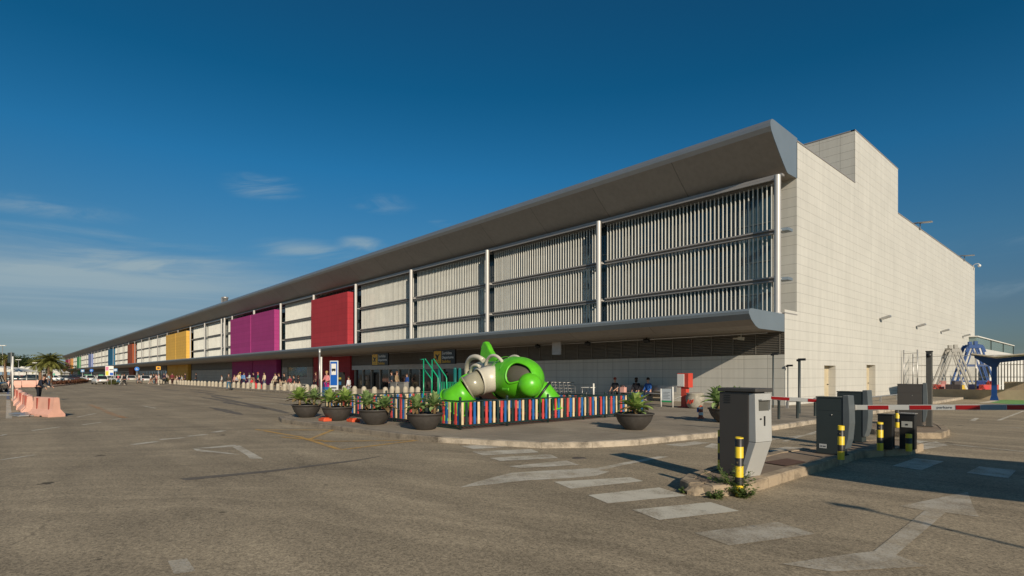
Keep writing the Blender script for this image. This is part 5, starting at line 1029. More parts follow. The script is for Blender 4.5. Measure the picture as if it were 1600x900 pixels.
# A frame gantries
def gantry(label, loc, rz, m, h_=4.6, w=4.2, wid=1.4, rung=True, tw=.5):
    t = thing('a_frame_gantry', label, 'gantry', loc, rz)
    for s_ in (-wid/2, wid/2):
        q = MB()
        for sx in (-1, 1):
            q.beam((sx*w/2, s_, 0), (sx*tw*.8, s_, h_-.1), .12)
            q.beam((sx*(w/2-.35), s_, 0), (sx*tw*.3, s_, h_-.1), .08)
        q.beam((-tw, s_, h_-.12), (tw, s_, h_-.12), .20, .28); q.beam((-tw,s_,h_-.1),(-tw-.2,s_,h_-.6),.13); q.beam((tw,s_,h_-.1),(tw+.2,s_,h_-.6),.13)
        if rung: q.beam((-.98, s_, h_*.58), (.98, s_, h_*.58), .18); q.beam((-1.2, s_, h_*.25), (1.2, s_, h_*.25), .12)
        q.build('side_frame', m, t)
    q = MB(); q.beam((-.3,-wid/2,h_),(-.3,wid/2,h_),.14); q.beam((.3,-wid/2,h_),(.3,wid/2,h_),.14); q.build('cross_beam', m, t)
    for s_ in (-wid/2, wid/2): q = MB(); q.bb(-.12,.12,s_-.12,s_+.12,h_,h_+.34); q.build('head_peg', m, t)
    return t
gantry('pale grey A-frame gantry standing left in the compound', (-9.55, 57.9, 0), YAW - .25, mat('gantry_grey', (.27,.26,.235), rough=.45, metal=.3), 3.75, 3.1, .9, False, .30)
gantry('bright blue A-frame gantry right of the grey one', (-8.95, 62.7, 0), YAW - .25, mat('gantry_blue', (.004,.055,.21), rough=.6), 4.2, 3.3, .9, True, .52)
rd = random.Random(5)
for k, (px, c, lab) in enumerate(((1463,(.5,.06,.04),'red crate'),(1470,(.45,.2,.18),'faded pink crate'),(1482,(.5,.25,.05),'orange coiled hose'),(1490,(.05,.04,.04),'black machine part'),(1499,(.6,.42,.05),'yellow tarp bundle'),(1528,(.02,.05,.2),'dark blue drum'),(1536,(.6,.05,.05),'red hoist frame'),(1545,(.5,.08,.05),'red and white barrier piece'))):
    Y_ = 52.5 + (k % 3); x_ = ony(px, Y_); q = MB(); s_ = .6 + .3*(k % 2)
    q.box((0,0,s_*.5),(s_,s_*.8,s_), rd.uniform(0,1)); q.box((.15,.1,s_+.12),(s_*.6,s_*.3,.25), rd.uniform(0,2)); q.tube([(-.3,-.2,.1),(0,-.3,s_+.3),(.4,-.2,.1)], .05, 6)
    o = q.build('stored_equipment', mat('stored_%d' % k, c)); o.location = (x_, Y_, 0); tag(o, lab + ' stored behind the low wall', 'equipment')
# carport
def carport(loc, rz, lab, L_=5.5, D=5.0):
    t = thing('carport', lab, 'carport', loc, rz); mb_ = mat('carport_blue', (.004,.045,.19), rough=.4); 
    q = MB(); side(q, [(-.20,0),(.24,0),(.15,.35),(.15,2.45),(-.12,2.45),(-.12,.35)], -.12, .12); q.build('post', mb_, t)
    q = MB(); side(q, [(-.12,2.1),(-.95,2.72),(-.95,2.88),(.1,2.66),(L_,3.18),(L_,3.05),(.3,2.40),(.15,2.1)], -.09, .09); q.build('beam', mb_, t)
    q = MB(); side(q, [(-1.0,2.90),(.1,2.70),(L_+.1,3.22),(L_+.1,3.29),(.1,2.77),(-1.0,2.97)], -D/2, D/2); q.build('roof_sheet', mat('roof_sheet', (.40,.36,.29), rough=.5), t)
    q = MB(); q.beam((-1.02,-D/2,2.93),(-1.02,D/2,2.93),.05,.12); q.beam((L_+.12,-D/2,3.24),(L_+.12,D/2,3.24),.05,.12); q.build('gutter', mb_, t)
    return t
x, y = at(1553, 625.5)
carport((x, y, 0), R(5), 'blue cantilever carport with pale sheet roof over the green bay', 5.5, 4.6)
carport((3.3, 9.5, 0), R(0), 'second blue carport standing just outside the view at the right', 5.0, 4.4)
# lamp post out of the frame (only its shadow enters the picture)
t = thing('lamp_post', 'slim lamp post outside the right edge of the view', 'lamp post', (7.2, 4.0, 0)); q = MB(); q.tube([(0,0,0),(0,0,4.5)], [.05,.03], 8); q.build('pole', M_STEEL, t); q = MB(); q.box((-.1,0,4.52),(.4,.12,.06)); q.build('lamp_head', M_STEEL, t)
# glazed walkway beyond the end of the side wall
t = thing('glazed_walkway', 'low white wing with glazed upper walkway beyond the side wall', 'building', (-10.5, 76, 0))
q = MB(); q.bb(-6,0,0,29,0,4.5); q.build('wall', mat('wing_white', (.60,.59,.55), rough=.6), t); q = MB(); q.bb(-5.8,-.05,.05,28.9,4.52,5.62); gz = q.build('glazing', mat('walkway_glass', (.20,.27,.26), rough=.15, var=.1), t)
q = MB(); q.bb(-6.05,.1,-.1,29.1,5.63,5.74); q.build('roof', M_WHITE, t)
for yy in (9.5, 19.3, 29): q = MB(); q.bb(-.06,.02,yy-.06,yy+.06,4.5,5.63); q.build('mullion', M_CAB, t)
# palisade and pale sheds at the far right
t = thing('palisade_fence', 'white vertical bar fence with pale sheds behind it at the right', 'fence', (*pos(1546, 50), 0), YAW); q = MB()
for k in range(46): q.bb(k*.28, k*.28+.16, -.02, .02, .3, 3.1)
q.build('bars', mat('palisade_white', (.62,.61,.57), rough=.5), t); q = MB(); q.bb(0,12.9,.03,.07,.6,.7); q.bb(0,12.9,.03,.07,2.7,2.8); q.build('rails', M_STEEL, t)
t = thing('site_shed', 'low grey site shed behind the palisade', 'shed', (*pos(1640, 58), 0), YAW); q = MB(); q.bb(-5,6,-2,2,0,3.2); q.build('wall', mat('shed_grey', (.16,.155,.14), rough=.6), t); q = MB(); q.bb(-5.1,6.1,-2.1,2.1,3.2,3.32); q.build('roof', M_WHITE, t); q = MB(); q.bb(-1.2,0,-2.03,-2.0,.2,2.4); q.build('door', M_BLACK, t)
# ================================================================== left: pink barriers
M_PK = mat('pink_barrier', (.66,.36,.27), rough=.55, var=.12, scale=3)
def jersey(ln, lab, loc, rz):
    t = thing('jersey_barrier', lab, 'barrier', loc, rz, 'pink plastic jersey barriers'); q = MB()
    pf = [(-.28,0),(.28,0),(.28,.10),(.12,.30),(.085,.74),(.0,.76),(-.085,.74),(-.12,.30),(-.28,.10)]
    q.extr([(y_, z_) for y_, z_ in pf], -ln/2, ln/2); q.build('body', M_PK, t, bevel=.02)
    q = MB()
    for s_ in (-ln*.28, ln*.3): q.bb(s_-.03, s_+.03, -.135, -.09, .28, .72)
    q.build('groove', mat('groove_red', (.30,.06,.04)), t); q = MB(); q.bb(-ln*.3,-ln*.2,-.285,-.275,0,.05); q.bb(ln*.1,ln*.2,-.285,-.275,0,.05); q.build('foot_slot', M_BLACK, t)
    return t
a_, b__ = Vector((-29.4,.92)), Vector((-27.9,1.42))
j0 = jersey(1.75, 'nearest pink barrier, set crosswise at the end of the line', ((a_+b__).x/2, (a_+b__).y/2, 0), math.atan2(.5,1.5))
for k, (x_, y_, r_) in enumerate(((-31.0,.74,-2),(-33.2,.70,3),(-35.4,.66,-3),(-37.7,.62,2),(-40.2,.58,-2),(-43.5,.56,1),(-47.5,.52,0))):
    dup(j0, (x_, y_, 0), R(r_), '%s pink barrier back from the crosswise one in the line' % ['first','second','third','fourth','fifth','sixth','seventh'][k])
for px, py, lab in ((36,605,'pink barrier standing across the road behind the dark dressed person'),(46,604.6,'pink barrier next to the one across the road, further right'),(12,606,'pink barrier at the far end of the striped path')):
    x, y = at(px, py); o = dup(j0, (x, y, 0), math.atan2(-x, y)+math.pi/2-.2+math.pi/2, lab); o.scale = (1.5, 1, 1.15)
x, y = at(33, 650); q = MB(); q.box((0,0,.03),(1.3,.5,.03), .2); q.box((.2,.15,.08),(1.1,.3,.03), -.15, ry=R(4)); q.box((-.2,-.1,.10),(.7,.25,.02), .5, rx=R(8)); o = q.build('metal_sheets', M_STEEL); o.location = (x, y, 0); tag(o, 'loose bent metal sheets lying left of the near pink barrier', 'scrap metal')
x, y = at(20, 627); q = MB(); q.tube([(0,0,0),(0,0,2.75)], .035, 8); o = q.build('white_pole', M_WHITE); o.location = (x, y, 0); tag(o, 'tall white pole at the left behind the pink barriers', 'pole')
x, y = at(18, 618); q = MB(); q.tube([(0,0,0),(0,0,3.4)], .05, 8); q.build('p', M_STEEL); t = thing('back_of_sign', 'grey sign seen from behind on a pole at the far left', 'road sign', (x, y, 0)); bpy.data.objects['p'].name = 'pole'; bpy.data.objects['pole'].parent = t if False else bpy.data.objects['pole'].parent
for o in [o for o in COL.objects if o.name.startswith('pole') and o.parent is None and o.type == 'MESH']: o.parent = t
q = MB(); q.box((0,-.03,2.95),(.5,.02,.8), R(50)); q.build('plate', M_CAB, t)
person('person dressed in black leaning forward behind the pink barriers', (*at(61,627), 0), R(138), 'lean', (.018,.022,.035), (.012,.014,.02), (.03,.02,.015), h=.97)
person('person in a light blue shirt standing under the big palm', (*at(77,602.5), 0), R(150), 'stand', (.35,.50,.55), (.04,.07,.12), long_sleeve=False)
person('person in dark clothes walking left of the one in light blue', (*at(71,601), 0), R(100), 'walk', (.03,.03,.04), (.02,.02,.03))
person('person in dark clothes seated low beside the striped path', (*at(18,608), 0), R(60), 'walk', (.02,.025,.04), (.02,.02,.03))
# ================================================================== people along the terminal
PP = [ # px, Y, z, rz, pose, top, legs, kw, label
 (357.5,17.2,0,60,'walk',(.05,.045,.04),(.05,.12,.18),{},'person in a black top and teal jeans walking in front of the bollards'),
 (346.5,21.5,.125,0,'stand',(.5,.45,.4),(.2,.15,.12),dict(h=.8),'person in a pale top behind the bollards left of the black and teal one'),
 (366.5,20.6,.125,20,'stand',(.55,.30,.24),(.03,.03,.04),dict(h=.85),'small person in a peach top at the left of the group before the purple wall'),
 (370,20.2,.125,-20,'walk',(.45,.45,.5),(.02,.02,.03),dict(h=.82),'small person in white with dark trousers before the purple wall'),
 (373,21.4,.125,40,'stand',(.62,.52,.32),(.4,.35,.25),{},'person in a cream top beside the one in a yellow cap'),
 (375.5,22.6,.125,10,'stand',(.02,.02,.02),(.03,.03,.03),dict(hat=(.6,.42,.05)),'person in black with a yellow cap before the purple wall'),
 (381,21.2,.125,190,'stand',(.15,.28,.5),(.03,.05,.08),dict(backpack=(.10,.22,.42)),'person in light blue with a blue rucksack before the purple wall'),
 (390,22.5,.125,0,'carry',(.45,.5,.5),(.3,.3,.3),dict(hairlong=True),'person with grey hair and pale clothes amid the purple wall group'),
 (393.2,20.4,.125,30,'stand',(.6,.04,.05),(.2,.25,.1),dict(h=.62,hair=(.25,.12,.05)),'child in a red top in front of the purple wall'),
 (396.5,22.3,.125,0,'carry',(.02,.02,.02),(.25,.15,.1),dict(long_sleeve=False),'person in a black short sleeved top right of the child in red'),
 (403,21.3,.125,170,'stand',(.01,.14,.09),(.02,.02,.02),dict(hair=(.35,.08,.04),long_sleeve=False),'person in a green top with ginger hair before the purple wall'),
 (413,21.8,.125,10,'stand',(.60,.50,.33),(.10,.13,.18),{},'tall person in a cream sweater at the right of the purple wall group'),
 (431,21.5,.45,20,'sit',(.58,.50,.36),(.4,.35,.25),{},'person in a cream top seated left of the dark dressed group'),
 (437,21.6,.3,-20,'sit',(.02,.02,.02),(.03,.02,.02),dict(hair=(.05,.02,.01),h=1.1),'person in black seated beside the cream seated one'),
 (445,21.9,.3,10,'sit',(.025,.022,.02),(.35,.28,.2),dict(h=1.1),'person in black with beige trousers in the seated group'),
 (453.5,21.8,.2,30,'sit',(.22,.04,.05),(.02,.02,.02),{},'person in a dark red top in the seated group'),
 (460,22.2,.2,-30,'sit',(.03,.03,.03),(.2,.05,.05),{},'person in black with wine coloured trousers in the seated group'),
 (467,21.8,.2,0,'sit',(.04,.03,.03),(.5,.4,.25),dict(hairlong=True),'person with long black hair at the right end of the seated group'),
 (217.5,17.4,0,30,'walk',(.6,.38,.28),(.10,.04,.03),dict(shorts=True,long_sleeve=False),'person in a peach top and dark shorts beside the round blue sign'),
 (224,19.8,.125,0,'stand',(.2,.1,.08),(.05,.05,.06),{},'person in a brown top behind the white car by the blue sign'),
 (235.5,17.6,0,200,'walk',(.62,.60,.56),(.35,.2,.14),dict(shorts=True,long_sleeve=False),'person in a white shirt and shorts among the group by the yellow sign'),
 (240.5,17.9,0,10,'stand',(.03,.03,.03),(.10,.14,.16),dict(long_sleeve=False),'person in black beside the white shirted one by the yellow sign'),
 (244,18.3,.0,50,'stand',(.5,.3,.26),(.2,.05,.05),dict(long_sleeve=False),'person in a pink top just left of the yellow sign'),
 (248.5,17.8,.0,-20,'stand',(.6,.56,.48),(.6,.55,.45),{},'person all in white in front of the yellow sign'),
 (256.5,18.9,.125,60,'walk',(.03,.02,.04),(.03,.03,.03),dict(backpack=(.5,.5,.5)),'person in a dark top with a grey rucksack left of the yellow wall'),
 (261,19.6,.125,-40,'walk',(.45,.35,.28),(.10,.10,.05),{},'person in a beige top in front of the yellow wall'),
 (269,18.2,.125,90,'walk',(.16,.03,.04),(.05,.02,.02),{},'person in a wine red top walking in front of the yellow wall'),
 (277,20.8,.2,0,'sit',(.5,.35,.3),(.4,.3,.25),{},'person in a pale pink top seated before the yellow wall'),
 (281,20.8,.2,20,'sit',(.02,.02,.05),(.1,.1,.1),{},'person in dark blue seated before the yellow wall'),
 (285,20.8,.2,-20,'sit',(.45,.45,.43),(.03,.03,.03),{},'person in a light grey top seated before the yellow wall'),
 (289.5,21.5,.125,0,'stand',(.05,.03,.05),(.03,.02,.03),{},'person in a plum top standing at the right end of the yellow wall'),
 (306.5,26.5,.125,0,'stand',(.015,.015,.015),(.015,.015,.015),{},'person all in black standing alone at the grey wall'),
 (185,13.0,0,30,'walk',(.5,.12,.15),(.08,.2,.32),dict(long_sleeve=False),'person in a pink top and blue jeans near the information panel'),
 (190.5,13.4,0,200,'walk',(.5,.45,.4),(.3,.28,.25),{},'person in beige right of the pink topped one'),
 (194.5,12.6,0,60,'walk',(.02,.02,.02),(.03,.03,.03),dict(backpack=(.02,.02,.02)),'person in black with a black rucksack near the information panel'),
 (511,17.5,.125,20,'carry',(.62,.22,.22),(.45,.02,.16),dict(hair=(.4,.25,.1)),'person in a coral top and magenta skirt left of the bus stop sign'),
 (545,18.0,.125,-60,'stand',(.6,.6,.62),(.3,.3,.32),dict(h=.78),'person in white stooping right of the bus stop sign'),
 (493.5,25.2,.125,0,'stand',(.10,.04,.04),(.02,.02,.02),dict(hair=(.1,.05,.03)),'person in a maroon top in the shade against the red wall'),
 (612,25.5,.125,0,'stand',(.03,.04,.05),(.02,.03,.05),{},'person in dark clothes at the glass entrance, left one'),
 (620,24.0,.125,120,'stand',(.30,.22,.13),(.02,.02,.03),dict(hair=(.12,.06,.03)),'person in a tan jacket at the glass entrance'),
 (636,25.0,.125,0,'stand',(.02,.07,.25),(.03,.03,.04),dict(h=.9),'person in a bright blue top near the right of the glass entrance'),
 (152,22,.125,20,'stand',(.03,.03,.035),(.05,.05,.06),{},'person in dark clothes at the far kerb behind the white taxi')]
for px, Y_, z_, rz_, pose, top, legs, kw, lab in PP:
    x = ony(px, Y_); person(lab, (x, Y_, z_), R(rz_), pose, top, legs, **kw)
for px, Y_, n in ((431,21.6,2),(445,22.0,3),(460,22.2,3),(281,20.9,3)):
    x = ony(px, Y_); t = thing('bench', {431:'low pale bench under the cream and black seated pair',445:'low pale bench under the middle of the seated group',460:'low pale bench under the right end of the seated group',281:'low pale bench before the yellow wall'}[px], 'bench', (x, Y_+.1, .125)); q = MB(); q.bb(-n*.8,n*.8,-.2,.25,.50,.56); q.build('seat', M_STEEL, t); q = MB(); q.bb(-n*.7,n*.7,-.1,.1,0,.5); q.build('plinth', concrete('bench_concrete', (.35,.32,.27)), t)
q = MB(); q.bb(-.3,.3,-.16,.16,.0,.62); q.tube([(-.2,0,.62),(-.2,0,.95),(.2,0,.95),(.2,0,.62)], .02, 6); o = q.build('suitcase', mat('case_blue', (.015,.10,.30), rough=.5), bevel=.05); o.location = (ony(508,17.1), 17.1, .125); tag(o, 'blue suitcase beside the person in the coral top', 'suitcase')
for k, (px, Y_, c, lab) in enumerate(((399,20.2,(.6,.04,.04),'red suitcase between the bollards at the purple wall'),(406,20.1,(.5,.05,.05),'small red bag at the foot of the ginger haired person'),(441,20.3,(.45,.37,.25),'beige bag at the seated group'))):
    q = MB(); q.bb(-.22,.22,-.14,.14,0,.55-.12*k); q.tube([(-.1,0,.4),(-.1,0,.72-.1*k),(.1,0,.72-.1*k),(.1,0,.4)], .015, 6); o = q.build('suitcase', mat('case_%d' % k, c), bevel=.03); o.location = (ony(px,Y_), Y_, .125); tag(o, lab, 'suitcase')
for px, Y_ in ((618,21.8),(630,21.8)):
    q = MB(); q.bb(-.42,.42,-.2,.2,.0,.9); q.bb(-.45,.45,-.23,.23,.9,.95); o = q.build('litter_bin', mat('bin_grey', (.22,.21,.19))); o.location = (ony(px,Y_), Y_, .125); tag(o, 'grey box bin at the glass entrance, ' + ('left' if px < 625 else 'right') + ' one of two', 'bin')
# ================================================================== cars
def car(label, loc, rz, paint_rgb, kind=0, taxi=False):
    t = thing('parked_car' if not taxi else 'taxi', label, 'car', loc, rz); pm = mat('car_%02d%02d%02d' % tuple(int(c*99) for c in paint_rgb), paint_rgb, rough=.25, var=.02, coat=.5)
    Ls = 4.3 if kind != 2 else 4.6; W_ = 1.76; H0 = .92; H = 1.46 if kind != 2 else 1.62
    st = [(-Ls/2,.42,.72,.78),(-Ls/2+.12,.30,.84,.84),(-Ls/2+.5,.24,.92,.87),(-.9,.22,.95,.88),(.6,.22,.95,.88),(Ls/2-.75,.24,.90,.87),(Ls/2-.2,.30,.78,.82),(Ls/2,.42,.66,.70)]
    q = MB(); vs = []
    for x, z0, z1, hw in st: vs += [(x,-hw*.94,z0),(x,-hw,z0+.18),(x,-hw,z1-.12),(x,-hw*.88,z1),(x,hw*.88,z1),(x,hw,z1-.12),(x,hw,z0+.18),(x,hw*.94,z0)]
    n = 8; fs = [(i*n+k, i*n+(k+1)%n, (i+1)*n+(k+1)%n, (i+1)*n+k) for i in range(len(st)-1) for k in range(n)] + [list(range(n))[::-1], list(range((len(st)-1)*n, len(st)*n))]
    q.add(vs, fs, 0, True); q.build('body', pm, t)
    xb, xf = (-Ls/2+.25, Ls/2-1.35) if kind else (-Ls/2+.75, Ls/2-1.3)
    g1 = [(xb,.93),(xf,.93),(xf-.75,H-.04),(xb+.38,H-.04)]; hw0, hw1 = .76, .60; q = MB()
    q.add([(x, -(hw0 if z < 1 else hw1), z) for x, z in g1] + [(x, (hw0 if z < 1 else hw1), z) for x, z in g1], [(0,1,2,3),(7,6,5,4),(0,4,5,1),(1,5,6,2),(2,6,7,3),(3,7,4,0)]); q.build('windows', M_GLASSD, t)
    q = MB(); q.add([(xf-.78,-.61,H-.05),(xf-.78,.61,H-.05),(xb+.36,.61,H-.05),(xb+.36,-.61,H-.05),(xf-.9,-.5,H),(xf-.9,.5,H),(xb+.5,.5,H),(xb+.5,-.5,H)], [(0,1,2,3),(7,6,5,4),(0,4,5,1),(1,5,6,2),(2,6,7,3),(3,7,4,0)])
    for s_ in (-1,1):
        q.beam((xf,s_*.765,.93),(xf-.76,s_*.605,H-.03),.05); q.beam((xb,s_*.765,.93),(xb+.37,s_*.605,H-.03),.09); q.beam(((xb+xf)/2-.1,s_*.77,.93),((xb+xf)/2-.15,s_*.605,H-.03),.06)
    q.build('roof', pm, t)
    for sx in (-1.28, 1.3):
        for s_ in (-1, 1):
            q = MB(); q.lathe([(.18,-.09),(.31,-.10),(.32,-.06),(.32,.06),(.31,.10),(.18,.09)], (sx,s_*.78,.32), 18, M=Matrix.Rotation(R(90),3,'X')); w = q.build('wheel', M_RUB, t)
            q = MB(); q.lathe([(.0001,-.07),(.19,-.085),(.19,.085),(.0001,.07)], (sx,s_*.79,.32), 14, M=Matrix.Rotation(R(90),3,'X')); q.build('rim', M_STEEL, w)
    for s_ in (-1, 1):
        q = MB(); q.box((-Ls/2+.06,s_*.62,.74),(.16,.26,.14)); q.build('tail_light', mat('tail_red', (.45,.01,.01), rough=.2), t); q = MB(); q.box((Ls/2-.10,s_*.56,.64),(.18,.30,.12)); q.build('headlight', mat('lamp_clear', (.6,.6,.6), rough=.15), t)
        q = MB(); q.box((xf-.25,s_*.92,.98),(.12,.16,.12)); q.build('mirror', pm, t)
    q = MB(); q.box((-Ls/2-.005,0,.60),(.03,.5,.11)); q.build('number_plate', M_WHITE, t); q = MB(); q.box((-Ls/2+.02,0,.42),(.1,1.45,.16)); q.box((Ls/2-.02,0,.42),(.1,1.3,.18)); q.build('bumper', M_BLACK, t)
    if taxi: q = MB(); q.box(((xb+xf)/2-.2,0,H+.07),(.22,.6,.13)); q.build('roof_sign', mat('roof_sign_green', (.1,.4,.2)), t)
    return t
cs = [(156,600.5,185,(.62,.61,.58),1,True,'white taxi driving away in front of the information panel'),
 (140,597,185,(.6,.6,.58),0,True,'white taxi queueing further ahead'),(134,596,180,(.5,.5,.5),0,True,'silver taxi further ahead in the queue'),
 (-12,613,172,(.05,.05,.055),2,False,'dark car cut by the left edge'),
 (28,596.5,80,(.03,.05,.045),0,False,'dark green car parked under the tents, leftmost'),(37,596.3,100,(.35,.02,.02),0,False,'red car parked among dark ones'),(47,596.4,85,(.03,.04,.04),0,False,'dark car right of the red one'),(56,596.2,95,(.02,.03,.03),2,False,'dark van-like car by the big palm trunk'),
 (88,596.5,80,(.6,.6,.58),0,False,'white car right of the big palm trunk'),(97,596.2,110,(.06,.07,.09),0,False,'dark blue car left of the no entry sign'),(109,595.8,75,(.02,.04,.04),0,False,'dark teal car behind the no entry sign'),(117,595.8,90,(.05,.02,.02),0,False,'dark maroon car behind the planted island'),(124,595.6,100,(.06,.06,.07),2,False,'black tall car behind the planted island'),
 (183,599.2,190,(.6,.6,.58),0,True,'white car behind the pink topped person'),(204,597.4,180,(.55,.53,.48),0,False,'cream car at the kerb left of the round blue sign'),(225,599.0,184,(.6,.59,.56),0,False,'white car behind the group by the kerb')]
for px, py, rz_, c, k_, tx, lab in cs:
    x, y = at(px, py) if py < 610 else at(px, py); car(lab, (x, y, 0), R(rz_), c, k_, tx)
# ================================================================== palms and trees
M_PALM = leafmat('palm_frond', (.10,.115,.025), (.24,.23,.06)); M_BARK = mat('palm_bark', (.22,.13,.075), rough=.9, var=.4, scale=6, bump=.6, bscale=20)
def palm(label, loc, trunk_h, R_, n=44, tr=.28, seed=1):
    rd = random.Random(seed); t = thing('palm_tree', label, 'palm tree', loc); q = MB()
    pts = []; rs = []
    for k in range(9): u = k/8; pts.append((.06*math.sin(u*3), 0, trunk_h*u)); rs.append(tr*(1.15-.25*u if u < .85 else 1.2) * (1+.06*(k%2)))
    q.tube(pts, rs, 12); q.build('trunk', M_BARK, t); q = MB()
    for k in range(n):
        az = k*2.39996; t0 = k/n; e = R(78 - 95*t0) + rd.uniform(-.12,.12); ln = R_*rd.uniform(.85,1.1)*(1.0 if t0 > .2 else .8); d = Vector((math.cos(az), math.sin(az), 0)); sd = Vector((-math.sin(az), math.cos(az), 0)); p = Vector((0,0,trunk_h)); pp = [p.copy()]; st = 12
        for i in range(st):
            dv_ = d*math.cos(e) + Vector((0,0,math.sin(e))); p2 = p + dv_*ln/st; e -= .095 + .05*(i/st)
            for j in range(3):
                b0 = p.lerp(p2, j/3); u = (i + j/3)/st; ll = ln*.24*math.sin(math.pi*min(1, u*.85+.14))
                for s_ in (-1,1):
                    tip = b0 + sd*s_*ll*.8 + dv_*ll*.55 + Vector((0,0,-ll*rd.uniform(.15,.5))); w = dv_*.045*R_/3
                    q.add([b0 - w, b0 + w, tip], [(0,1,2)], 0)
            p = p2; pp.append(p.copy())
        q.tube(pp, [.03*(1-.8*i/st) for i in range(st+1)], 4)
    q.build('crown', M_PALM, t); return t
palm('big full palm beside the planted island', (*at(78,598.5), 0), 4.0, 3.5, 60, .36, 1); palm('palm with leaner trunk left of the big one', (*at(63,597.5), 0), 3.6, 3.0, 40, .24, 2); palm('small sparse palm near the left edge', (*at(8,601), 0), 4.1, 1.9, 16, .17, 3)
M_PINE = leafmat('pine_leaf', (.022,.038,.014), (.055,.075,.022))
def tree(label, loc, th, cr, ch, seed=0, m=M_PINE):
    rd = random.Random(seed); t = thing('tree', label, 'tree', loc); q = MB(); q.tube([(0,0,0),(.1,0,th*.5),(0,.1,th)], [.22,.17,.13], 8)
    ch *= .72; cl = []
    for k in range(9):
        a = rd.uniform(0,6.28); r = cr*rd.uniform(.2,.75); c = Vector((r*math.cos(a), r*math.sin(a), th + ch*rd.uniform(.1,.75))); cl.append((c, cr*rd.uniform(.3,.48))); q.tube([(0,.05,th*.8), tuple(c)], [.09,.03], 5)
    q.build('trunk', M_BARK, t); q = MB()
    for c, r in cl + [(Vector((0,0,th+ch*.5)), cr*.5)]:
        for k in range(330):
            v = Vector((rd.gauss(0,1), rd.gauss(0,1), rd.gauss(0,1))).normalized() * r * rd.uniform(.55,1.08); v.z *= .6; p = c + v; a = Vector((rd.uniform(-1,1), rd.uniform(-1,1), rd.uniform(-1,1))).normalized()*.22; b_ = a.orthogonal().normalized()*.12
            q.add([p-a, p+b_, p+a, p-b_], [(0,1,2,3)])
    q.build('crown', m, t)
for k, (px, dd, th, cr, ch, lab) in enumerate(((-8,150,3,5.5,5,'dark pine at the far left edge'),(10,170,3,6,5.5,'dark pine behind the small palm'),(28,165,3.5,6.5,5.5,'broad dark pine left of the lamp post'),(44,175,3,6,4.6,'dark pine behind the white tents'),(58,190,3,5,4,'lower dark pine right of the tents'),(92,240,3,6,4,'distant tree behind the big palm'),(-22,140,3,6,6,'pine outside the left edge'))):
    c = (px-800)/FPX*dd; tree(lab, (c*XA[0]+dd*XA[1], c*YA[0]+dd*YA[1], 0), th, cr, ch, k)
M_TENT = mat('tent_white', (.66,.64,.58), rough=.6, var=.05)
for k, (px, d, w_, h_, lab) in enumerate(((36,140,3.6,2.6,'small white hut with a dark window left of the tents'),(46,132,4.2,3.0,'white tent with a slanting roof, left of two'),(57,130,5.2,2.8,'white tent with panelled wall, right of two'),(88,150,4.5,2.6,'white kiosk with green mural behind the no entry sign'),(5,95,9,2.6,'long white shelter roof at the far left'))):
    x, y = pos(px, d); t = thing('white_tent' if k < 3 else 'kiosk', lab, 'tent' if k < 3 else 'kiosk', (x, y, 0), YAW)
    q = MB(); q.bb(-w_/2,w_/2,-1.5,1.5,0 if k < 4 else 2.2,h_*.8); q.build('wall', M_TENT, t)
    q = MB(); q.prism([(-w_/2-.2,h_*.8),(w_/2+.2,h_*.8),(w_/2*.6,h_),(-w_/2*.2,h_*1.18)], -1.7, 1.7, 0, SIDE); q.build('roof', M_TENT, t)
    if k == 0 or k == 3: q = MB(); q.bb(-.8,.9,-1.53,-1.505,1.0,1.9); q.build('window' if k == 0 else 'mural', M_BLACK if k == 0 else mat('mural_green', (.12,.42,.28)), t)
    if k in (1, 2):
        q = MB(); 
        for j in range(5): q.bb(-w_/2+j*w_/5-.03,-w_/2+j*w_/5+.03,-1.53,-1.505,0,h_*.78)
        q.build('panel_joints', mat('joint', (.35,.34,.32)), t)
    if k == 4:
        for s_ in (-4,-1.3,1.3,4): q = MB(); q.tube([(s_,0,0),(s_,0,2.2)], .08, 8); q.build('leg', M_WHITE, t)
def lamp(px, d, h_, lab):
    x, y = pos(px, d); t = thing('street_lamp', lab, 'street lamp', (x, y, 0), YAW); q = MB(); q.tube([(0,0,0),(0,0,h_)], [.08,.05], 8); q.build('pole', M_STEEL, t); q = MB(); q.box((-.35,0,h_+.05),(.6,.25,.14)); q.box((.35,0,h_+.05),(.6,.25,.14)); q.build('lamp_head', M_WHITE, t)
lamp(56.5, 110, 3.9, 'street lamp with two heads in front of the big palm'); lamp(4, 110, 7.3, 'taller street lamp at the far left'); lamp(29, 140, 5.3, 'slim lamp post among the pines')
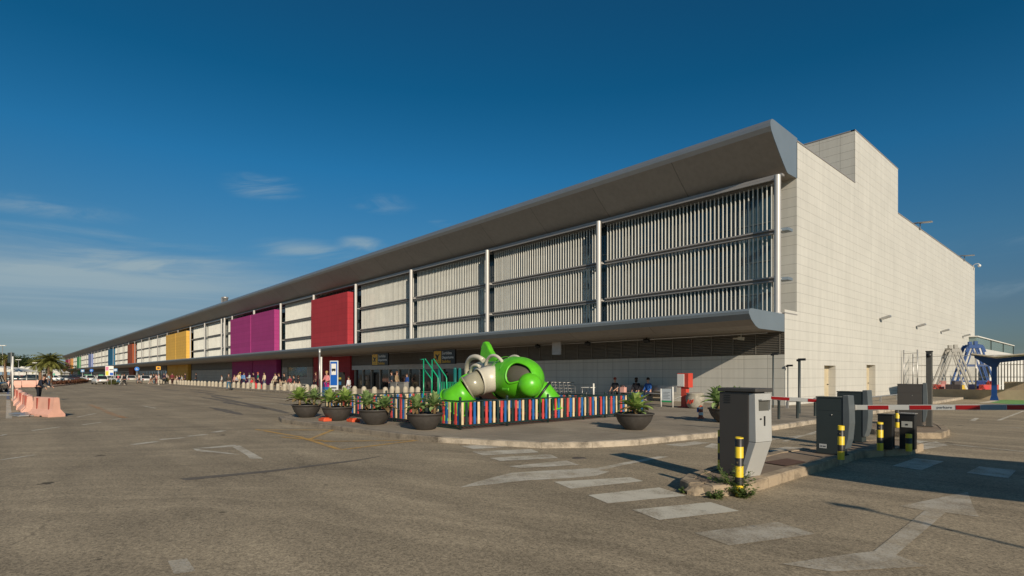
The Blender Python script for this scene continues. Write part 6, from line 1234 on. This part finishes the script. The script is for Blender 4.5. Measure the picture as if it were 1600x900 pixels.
# planted island with low red-brown hedge
b = MB(); poly = [at(80,604.5), at(128,598.5), at(130,597), at(80,599)]; b.prism(poly, 0, .14); struct(b, 'planted_island', M_PAVE2)
k = MB(); strip(k, [at(78,605), at(100,602.6), at(129,598.8)], .25, -.02, .18, 1.5, .01, 0, side=1); struct(k, 'planted_island_kerb', mat('kerb_peach', (.55,.40,.28), rough=.8))
M_HEDGE = leafmat('hedge_leaf', (.09,.03,.02), (.15,.07,.03)); q = MB(); rd = random.Random(11)
A0 = Vector((*at(84,602.5),0)); A1 = Vector((*at(127,598),0))
for kk in range(2600):
    p = A0.lerp(A1, rd.random()) + Vector((rd.uniform(-.6,.6), rd.uniform(-.2,1.2), rd.uniform(.14,.62))); a = Vector((rd.uniform(-1,1), rd.uniform(-1,1), rd.uniform(-1,1))).normalized()*.16; b_ = a.orthogonal().normalized()*.10; q.add([p-a,p+b_,p+a,p-b_], [(0,1,2,3)])
o = q.build('low_hedge', M_HEDGE); tag(o, 'low red-brown ground cover on the planted island', 'hedge')
for kk, (px, py, lab) in enumerate(((128.5,598,'round olive shrub at the right end of the planted island'),(176,601.5,'olive shrub at the foot of the information panel'))):
    x, y = at(px, py); q = MB()
    for j in range(700):
        v = Vector((rd.gauss(0,1), rd.gauss(0,1), abs(rd.gauss(0,1)))).normalized()*rd.uniform(.4,.85); a = Vector((rd.uniform(-1,1), rd.uniform(-1,1), rd.uniform(-1,1))).normalized()*.10; b_ = a.orthogonal().normalized()*.06; p = Vector((0,0,.1)) + v; q.add([p-a,p+b_,p+a,p-b_], [(0,1,2,3)])
    o = q.build('shrub', leafmat('shrub_leaf', (.06,.07,.02), (.13,.13,.04)) if kk == 0 else bpy.data.materials['shrub_leaf']); o.location = (x, y, 0); tag(o, lab, 'shrub')
# long low concrete kerb wall at the drop off
q = MB(); q.bb(-150,-108,18.05,18.35,.1,.62); o = q.build('low_wall', concrete('low_wall', (.42,.37,.28))); tag(o, 'long low pale wall behind the people at the drop-off kerb', 'wall')
